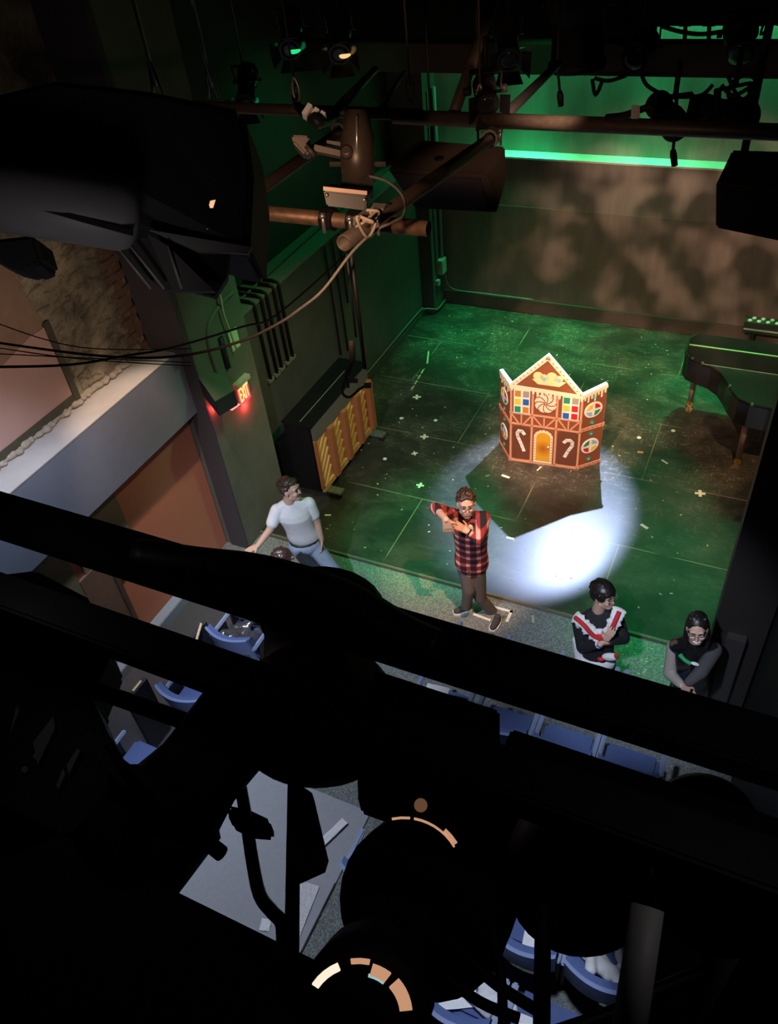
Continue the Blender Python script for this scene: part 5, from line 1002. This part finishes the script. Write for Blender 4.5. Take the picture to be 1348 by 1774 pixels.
for lab, pts in (('small V-shaped loop under the large stage light', ((1026, 140), (1032, 168), (1045, 140))), ('shallow loop right of the large stage light', ((1030, 138), (1055, 143), (1085, 134))), ('long sagging loop in the middle', ((1112, 134), (1122, 152), (1150, 167), (1180, 171), (1215, 168), (1235, 150))), ('coil at the right of the green wall', ((1262, 136), (1272, 160), (1285, 175), (1300, 165), (1308, 140), (1290, 134), (1270, 145), (1262, 168), (1275, 180))), ('second coil at the right of the green wall', ((1250, 150), (1268, 168), (1290, 160), (1305, 150), (1310, 165))), ('vertical pair beside the long loop', ((1174, 134), (1172, 175), (1170, 215))), ('sagging line in the small upper opening', ((1146, 48), (1180, 58), (1215, 62), (1250, 58))), ('post in the small upper opening', ((1188, 44), (1186, 76))), ('second post in the small upper opening', ((1229, 44), (1228, 76)))):
    tag(MB().tube([at_y(x, y - 3, 8.975) for x, y in pts], 0.020, 7, 5).build('black_cable', CABLE), 'black cable on the green upper wall, ' + lab, 'cable')
# large lantern at the upper left, close to the viewer
bl_ = thing('large_lantern', at_d(230, 300, 1.7), 'large dark stage lantern at the upper left with grey barrel and open barn doors', 'stage light')
PLx = lambda pts, d: [at_d(x, y, d) for x, y in pts]
MB().prism(PLx(((-60, 170), (90, 135), (250, 152), (418, 186), (424, 205), (438, 300), (432, 440), (404, 432), (268, 392), (-60, 305)), 1.62), FW * 0.22).build('housing', BLACK, bl_, bevel=0.012)
MB().lathe(at_d(-110, 315, 1.56), at_d(238, 372, 1.56), [(0, 0.062), (0.9, 0.066), (0.96, 0.060), (1.0, 0.040)], 28).build('barrel', mat('lantern_grey', (0.16, 0.15, 0.15), 0.55, 0, 0.1), bl_)
MB().prism(PLx(((45, 348), (230, 398), (228, 407), (44, 357)), 1.492), -FW * 0.004 + FW * 0.01).build('slot', BLACK, bl_)
for k, (x, y) in enumerate(((368, 254), (320, 316), (315, 346), (385, 300), (388, 334))): MB().prism(PLx(((x - 22, y - 5), (x + 24, y + 3), (x + 24, y + 6), (x - 22, y - 1)), 1.615), FW * 0.01).build('vent_fin', mat('fin_grey', (0.12, 0.115, 0.11), 0.5), bl_)
MB().prism(PLx(((190, 430), (262, 408), (305, 500), (285, 503)), 1.62), FW * 0.02).build('barn_door', mat('door_dark', (0.03, 0.027, 0.026), 0.6), bl_)
MB().prism(PLx(((255, 405), (290, 425), (372, 505), (300, 505)), 1.60), FW * 0.012).build('barn_door', mat('door_grey', (0.06, 0.055, 0.052), 0.6), bl_)
MB().prism(PLx(((268, 398), (432, 430), (428, 445), (395, 435), (392, 482), (372, 514), (318, 500)), 1.64), FW * 0.02).build('barn_door', BLACK, bl_)
MB().prism(PLx(((258, 398), (435, 428), (430, 440), (405, 438), (345, 437)), 1.605), FW * 0.008).build('door_edge', mat('door_edge_grey', (0.11, 0.10, 0.095), 0.5), bl_)
for a, e in (((205, 430), (262, 500)), ((225, 425), (285, 500)), ((290, 425), (315, 500))): MB().tube([at_d(*a, 1.59), at_d(*e, 1.60)], 0.003, 6).build('door_rod', mat('rod_grey', (0.28, 0.24, 0.22), 0.4), bl_)
MB().prism(PLx(((-30, 415), (60, 405), (75, 455), (45, 468), (10, 460), (-30, 440)), 1.66), FW * 0.08).build('focus_knob', BLACK, bl_, bevel=0.008)
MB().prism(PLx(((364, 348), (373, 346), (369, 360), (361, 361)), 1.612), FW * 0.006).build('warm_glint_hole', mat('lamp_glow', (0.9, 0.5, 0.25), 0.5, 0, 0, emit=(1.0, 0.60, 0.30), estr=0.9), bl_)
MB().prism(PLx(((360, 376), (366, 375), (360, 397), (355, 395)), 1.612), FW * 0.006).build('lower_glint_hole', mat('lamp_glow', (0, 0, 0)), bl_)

# ================================================================== seats
BLUE = mat('blue_seat_fabric', (0.075, 0.115, 0.28), 0.85, 0, 0.12, 40); BLUER = mat('blue_seat_shell', (0.17, 0.23, 0.44), 0.5, 0, 0.06)
ARM = mat('seat_arm', (0.22, 0.27, 0.42), 0.5, 0, 0.08)
def make_seat():
    t = thing('theatre_seat', (0, 0, 0), 'blue theatre seat', 'seat', 'blue theatre seats')
    def arc(z, off, bow=0.07): return [(0.235 * q, off - bow * (1 - q * q), z) for q in [i / 8 - 1 for i in range(17)]]
    def shell(z0, z1, o0, o1, th, nm, m):
        b = MB(); 
        for (p, q, r, s) in zip(arc(z0, o0)[:-1], arc(z0, o0)[1:], arc(z1, o1)[1:], arc(z1, o1)[:-1]): b.prism([p, q, r, s], (0, th, 0))
        bmesh.ops.remove_doubles(b.bm, verts=b.bm.verts[:], dist=1e-4); return b.build(nm, m, t)
    shell(0.34, 0.80, 0.06, -0.02, 0.028, 'back_shell', BLUER); shell(0.42, 0.775, 0.085, 0.012, 0.05, 'backrest', BLUE)
    MB().quadbox((-0.22, 0.08, 0.36), (0.22, 0.40, 0.46)).build('cushion', BLUE, t, bevel=0.03)
    for s_ in (-1, 1):
        a = MB().quadbox((0.245 * s_ - 0.022, 0.02, 0.60), (0.245 * s_ + 0.022, 0.36, 0.635)).build('armrest', ARM, t, bevel=0.01)
        MB().quadbox((0.245 * s_ - 0.012, 0.10, 0.0), (0.245 * s_ + 0.012, 0.26, 0.60)).build('stanchion', BLK2, t)
    return t
seat0 = make_seat(); first = True
def seat(x, y, z, label):
    global first
    o = seat0 if first else copy_tree(seat0); first = False
    o.location = (x, y, z); o['label'] = label
    return o
for x, l in ((-3.98, 'against the alcove wall'), (-3.66, 'holding the person with brown hair'), (-1.71, 'in front of the man in plaid'), (-0.71, 'in front of the person in the apron'), (-0.14, 'between the apron and the long-haired person')): seat(x - (0.23 if x == -3.98 else 0), 4.20 if x > -3 else 4.02, -0.035, 'blue theatre seat in the front row, ' + l)
for x, l in ((-3.92, 'left block beside the wall'), (-1.80, 'with a white paper on it'), (-1.22, 'second from the aisle end'), (-0.69, 'showing its curved pale rim'), (-0.17, 'right of the pale-rimmed seat')): seat(x, 3.50, -0.02, 'blue theatre seat in the second row, ' + l)
for x, l in ((-3.95, 'left block, curved back lit pale blue'), (-1.75, 'beside the grey aisle'), (-1.2, 'hidden between the black rails'), (-0.65, 'in the dark middle'), (-0.12, 'right of the dark middle'), (0.4, 'in the dark at the right')): seat(x, 2.76, 0.0, 'blue theatre seat in the third row, ' + l)
for x, l in ((-4.02, 'left block, bright blue'), (-1.66, 'beside the grey aisle'), (-1.1, 'under the rails'), (-0.53, 'with white paper and white jacket'), (0.0, 'with a striped white garment on it')): seat(x, 1.98, 0.0, 'blue theatre seat in the fourth row, ' + l)
for x, l in ((-0.80, 'with crumpled white papers'), (-0.25, 'with a white sheet'), (0.28, 'at the right')): seat(x, 1.42, 0.0, 'navy theatre seat in the last visible row, ' + l)
# things left on the seats
def sheet(x, y, z, w_, l_, rot, label, nm='paper_sheet', m=PAPER, cat='paper', th=0.004):
    c, n = math.cos(rot), math.sin(rot); b = MB(); rr = random.Random(int(abs(x * 977 + y * 131)))
    N_ = 5; vs = [[b.bm.verts.new((x + c * (i / N_ - .5) * w_ - n * (j / N_ - .5) * l_, y + n * (i / N_ - .5) * w_ + c * (j / N_ - .5) * l_, z + rr.uniform(0, 0.012))) for j in range(N_ + 1)] for i in range(N_ + 1)]
    for i in range(N_):
        for j in range(N_): b.bm.faces.new((vs[i][j], vs[i + 1][j], vs[i + 1][j + 1], vs[i][j + 1]))
    r = bmesh.ops.extrude_face_region(b.bm, geom=b.bm.faces[:]); bmesh.ops.translate(b.bm, verts=[v for v in r['geom'] if isinstance(v, bmesh.types.BMVert)], vec=(0, 0, th))
    return tag(b.build(nm, m), label, cat)
def garment(c, r, seed, label, m=WHITE):
    b = MB(); rr = random.Random(seed)
    for k in range(9):
        a = rr.uniform(0, 3.1); d = V((math.cos(a), math.sin(a), rr.uniform(-.3, .3))); p = V(c) + V((rr.uniform(-r, r), rr.uniform(-r, r), rr.uniform(0, r * 0.5))); b.cap(p - d * r * 0.8, p + d * r * 0.8, r * 0.32, r * 0.2)
    return tag(b.build_blob('folded_garment', m, None, 0.012, 3), label, 'clothing')
sheet(-1.80, 3.58, 0.802, 0.20, 0.15, 0.1, 'white paper lying over the top of the second-row aisle seat')
sheet(-0.50, 2.20, 0.475, 0.12, 0.30, 0.1, 'white paper on the fourth-row seat left of the striped garment')
sheet(-0.25, 1.62, 0.475, 0.36, 0.10, 0.05, 'long white sheet on the last-row seat')
sheet(-0.86, 1.62, 0.475, 0.26, 0.22, 0.5, 'crumpled white paper on the navy last-row seat')
garment((-0.62, 1.66, 0.50), 0.10, 3, 'white crumpled jacket between two last-row seats'); garment((-0.02, 2.22, 0.50), 0.13, 5, 'white striped garment folded on the fourth-row seat')
garment((-3.90, 3.70, 0.50), 0.15, 8, 'dark shiny jacket with silver lining on the left block seat', mat('foil_jacket', (0.18, 0.18, 0.19), 0.2, 0.7, 0.8, 20))
sheet(-2.33, 2.44, 0.02, 0.07, 0.30, -0.35, 'long white paper strip on the aisle steps'); sheet(-2.47, 1.58, 0.016, 0.08, 0.09, 0.3, 'small white note at the foot of the aisle')
sheet(-2.27, 1.75, 0.016, 0.16, 0.5, 0.1, 'white printed paper lying at the right side of the aisle', m=mat('printed_paper', (0.75, 0.76, 0.78), 0.8, 0, 0.5, 60))
for i, (p, q) in enumerate((((-4.20, 3.50), (-4.12, 3.30)), ((-4.33, 2.74), (-4.33, 2.62)))):
    tag(MB().obox(((p[0] + q[0]) / 2, (p[1] + q[1]) / 2, 0.80), ((q[0] - p[0]) / 2, (q[1] - p[1]) / 2, 0), (0.012, 0, 0), (0, 0, 0.008)).build('brass_handrail', mat('brass_pale', (0.9, 0.7, 0.42), 0.4, 0.3)), 'short brass handrail strip by the left block, %s one' % ['farther', 'nearer'][i], 'handrail')
    tag(MB().quadbox((p[0] - 0.03, q[1] - 0.1, -0.04), (p[0] + 0.02, p[1] + 0.05, 0.785)).build('end_panel', mat('dark_end_panel', (0.03, 0.035, 0.045), 0.5)), 'dark end panel carrying the %s brass handrail strip' % ['farther', 'nearer'][i], 'panel')

# ================================================================== catwalk in the foreground
struct(MB().quadbox((-6.1, -1.4, 4.96), (1.3, 0.35, 5.0)).build('floor_catwalk', BLACK))
def rail(y_top, y_bot, z, h, label):
    Y1 = at_z(0, y_top, z).y; Y0 = at_z(0, y_bot, z - h).y
    return tag(MB().quadbox((-5.55, Y0, z - h), (1.3, Y1, z)).build('catwalk_rail', BLACK, bevel=0.006), label, 'rail')
rail(848, 938, 5.30, 0.06, 'black catwalk rail crossing the whole view, the upper one')
rail(988, 1072, 5.30, 0.05, 'black catwalk rail crossing the left half of the view, the lower one')
tag(MB().tube([at_z(x, y + 24, 5.32) for x, y in ((240, 935), (340, 950), (430, 960), (500, 976), (575, 1000), (640, 1032), (700, 1070), (760, 1098))], 0.034, 10, 4).build('cable_bundle', CABLE), 'thick bundle of black cables lying along the upper catwalk rail', 'cable')
pz = lambda pts, z: [at_z(x, y, z) for x, y in pts]
lantern(at_z(190, 1530, 4.92), at_z(455, 1200, 5.0), 0.125, 'black stage light under the catwalk at the lower left, between the two bright gaps', nm='stage_light')
lantern(at_z(545, 1310, 5.02), at_z(560, 1060, 5.0), 0.165, 'wide black stage light under the rails left of centre', yoke=False)
FAa, FAb = at_z(722, 1585, 4.90), at_z(800, 1480, 4.62)
la = lantern(FAa, FAb, 0.172, 'round black stage light below with a thin copper rim, in the middle', yoke=False)
fb = lantern(at_z(622, 1752, 5.06), at_z(690, 1640, 4.90), 0.105, 'round black stage light at the bottom with copper lit vents', yoke=False)
lantern(at_z(1010, 1560, 4.95), at_z(975, 1400, 4.75), 0.135, 'black stage light in the dark right of centre', yoke=False)
lantern(at_z(1260, 1560, 4.95), at_z(1215, 1430, 4.75), 0.125, 'black stage light in the dark at the lower right', yoke=False)
tag(MB().prism([at_z(x, y, 5.1) for x, y in ((612, 1146), (866, 1229), (866, 1470), (620, 1385))], (0, 0, -0.06)).build('dimmer_box', BLACK, bevel=0.006), 'flat black dimmer box slung below the upper rail in the middle', 'dimmer')
r0, r1 = at_z(1045, 1313, 5.1), at_z(700, 1345, 5.02)
tag(MB().quadbox((at_z(880, 1275, 5.1).x, r1.y, 5.02), (1.3, r0.y, 5.10)).build('shade_cover', BLACK, bevel=0.006), 'added black raceway slung below the upper rail, right of centre', 'cover')  # black bar added where the seat backs lie in shade
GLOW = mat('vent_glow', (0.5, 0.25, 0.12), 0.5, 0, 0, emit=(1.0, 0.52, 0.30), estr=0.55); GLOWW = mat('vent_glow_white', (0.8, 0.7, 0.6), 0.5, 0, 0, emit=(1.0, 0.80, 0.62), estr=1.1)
def arc_patch(c, ax, r0, r1, a0, a1, th, nm, m, parent):
    ax = V(ax).normalized(); u = (RT - ax * RT.dot(ax)).normalized(); v = (UP - ax * UP.dot(ax) - u * UP.dot(u)).normalized(); b = MB(); n = max(2, int((a1 - a0) / 0.12))
    for k in range(n):
        s0, s1 = a0 + (a1 - a0) * k / n, a0 + (a1 - a0) * (k + 1) / n; f = lambda r, s: V(c) + (u * math.cos(s) + v * math.sin(s)) * r
        b.prism([f(r0, s0), f(r1, s0), f(r1, s1), f(r0, s1)], ax * th)
    return b.build(nm, m, parent)
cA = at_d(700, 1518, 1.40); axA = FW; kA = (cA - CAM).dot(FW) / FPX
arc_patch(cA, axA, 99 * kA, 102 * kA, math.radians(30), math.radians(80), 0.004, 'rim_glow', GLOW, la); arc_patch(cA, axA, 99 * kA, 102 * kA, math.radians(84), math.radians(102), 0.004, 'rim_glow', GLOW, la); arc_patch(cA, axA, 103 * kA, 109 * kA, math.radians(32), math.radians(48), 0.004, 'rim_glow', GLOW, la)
MB().lathe(at_d(729, 1395, 1.55), at_d(729, 1395, 1.57), [(0, 0.008), (1, 0.0125)], 14).build('bolt_head', mat('copper_bolt_glow', (0.35, 0.19, 0.10), 0.5, 0, 0, emit=(1, 0.5, 0.25), estr=0.12), la)  # bolt glows faintly: warm light put into its material
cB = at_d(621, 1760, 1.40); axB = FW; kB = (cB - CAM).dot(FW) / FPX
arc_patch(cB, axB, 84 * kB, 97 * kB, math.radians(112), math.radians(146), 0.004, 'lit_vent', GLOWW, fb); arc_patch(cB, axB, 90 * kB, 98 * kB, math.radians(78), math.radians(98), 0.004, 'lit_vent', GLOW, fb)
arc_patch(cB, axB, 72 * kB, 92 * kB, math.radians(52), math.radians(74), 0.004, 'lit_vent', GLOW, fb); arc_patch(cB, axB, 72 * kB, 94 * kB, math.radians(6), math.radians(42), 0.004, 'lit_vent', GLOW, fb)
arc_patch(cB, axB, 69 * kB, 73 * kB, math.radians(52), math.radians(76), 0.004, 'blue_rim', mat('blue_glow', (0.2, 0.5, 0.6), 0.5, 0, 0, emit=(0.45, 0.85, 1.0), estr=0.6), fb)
# dark bits that cut the bright gaps: post, gooseneck cable, brackets, junction plate
tag(MB().cyl(at_z(510, 1320, 4.9), at_z(505, 1690, 4.9), 0.0145, n=12).build('hanging_post', BLACK), 'thin black post crossing the grey aisle gap', 'post')
tag(MB().prism(pz(((500, 1345), (541, 1374), (566, 1480), (560, 1500), (505, 1525)), 4.93), (0, 0, -0.03)).build('mounting_bracket', BLACK), 'black triangular bracket beside the thin post over the grey aisle gap', 'bracket')
gc = thing('gooseneck_cable', at_z(430, 1420, 4.9), 'thick black cable with plug bending down across the grey aisle gap', 'cable')
MB().tube(pz(((415, 1350), (425, 1410), (437, 1490), (450, 1550), (472, 1580), (488, 1600), (490, 1650)), 4.9), 0.0135, 10, 5).build('cable', CABLE, gc); MB().prism(pz(((392, 1392), (430, 1400), (468, 1418), (469, 1440), (430, 1437), (396, 1420)), 4.9), (0, 0, -0.05)).build('plug', BLACK, gc, bevel=0.008)
fx = thing('junction_plate', at_z(80, 1250, 4.95), 'dark junction box with two bright bolts at the lower left edge', 'junction box')
MB().prism(pz(((-150, 1010), (60, 985), (150, 1032), (190, 1130), (158, 1205), (200, 1300), (190, 1420), (-150, 1560)), 5.0), (0, 0, -0.12)).build('plate', BLACK, fx, bevel=0.01)
for x, y in ((43, 1334), (63, 1311)): MB().lathe(at_z(x, y, 5.004), at_z(x, y, 5.012), [(0, 0.008), (1, 0.006)], 12).build('bolt', mat('bright_bolt', (0.6, 0.6, 0.58), 0.4, 0.3), fx)
for pts in (((118, 1330), (140, 1295), (142, 1305), (122, 1345)), ((100, 1365), (112, 1335), (116, 1345), (104, 1372)), ((60, 1290), (95, 1245), (98, 1265), (68, 1330)), ((20, 1275), (32, 1225), (36, 1235), (25, 1262))): MB().prism(pz(pts, 5.004), (0, 0, 0.01)).build('strap', mat('strap_grey', (0.16, 0.15, 0.15), 0.5), fx)
tag(MB().cyl(at_z(150, 1190, 5.0), at_z(340, 1256, 5.0), 0.020, n=12).build('safety_bar', BLACK), 'short black bar between the two small gaps at the lower left', 'bar')
tag(MB().cyl(at_z(944, 1330, 4.95), at_z(938, 1820, 4.95), 0.015, n=12).build('hanging_post', BLACK), 'black post crossing the gap over the white garments at the bottom right', 'post')
for lab, pts, r in (('left of the pair', ((760, 1600), (800, 1650), (860, 1705), (930, 1750)), 0.011), ('right of the pair', ((850, 1590), (868, 1690), (872, 1800)), 0.009), ('curving right to the grey pipe', ((960, 1790), (1060, 1755), (1130, 1720), (1230, 1680)), 0.013), ('across the crumpled papers', ((770, 1690), (830, 1735), (900, 1765)), 0.010)):
    tag(MB().tube(pz(pts, 4.9), r, 8, 5).build('black_cable', CABLE), 'black cable over the papers at the bottom right, ' + lab, 'cable')
tag(MB().cyl(at_d(1122, 1572, 1.1), at_d(1080, 1850, 1.1), 0.019, n=16).build('grey_pipe', mat('dull_grey_pipe', (0.20, 0.19, 0.19), 0.6, 0, 0.1)), 'dull grey upright pipe close by at the lower right', 'pipe')
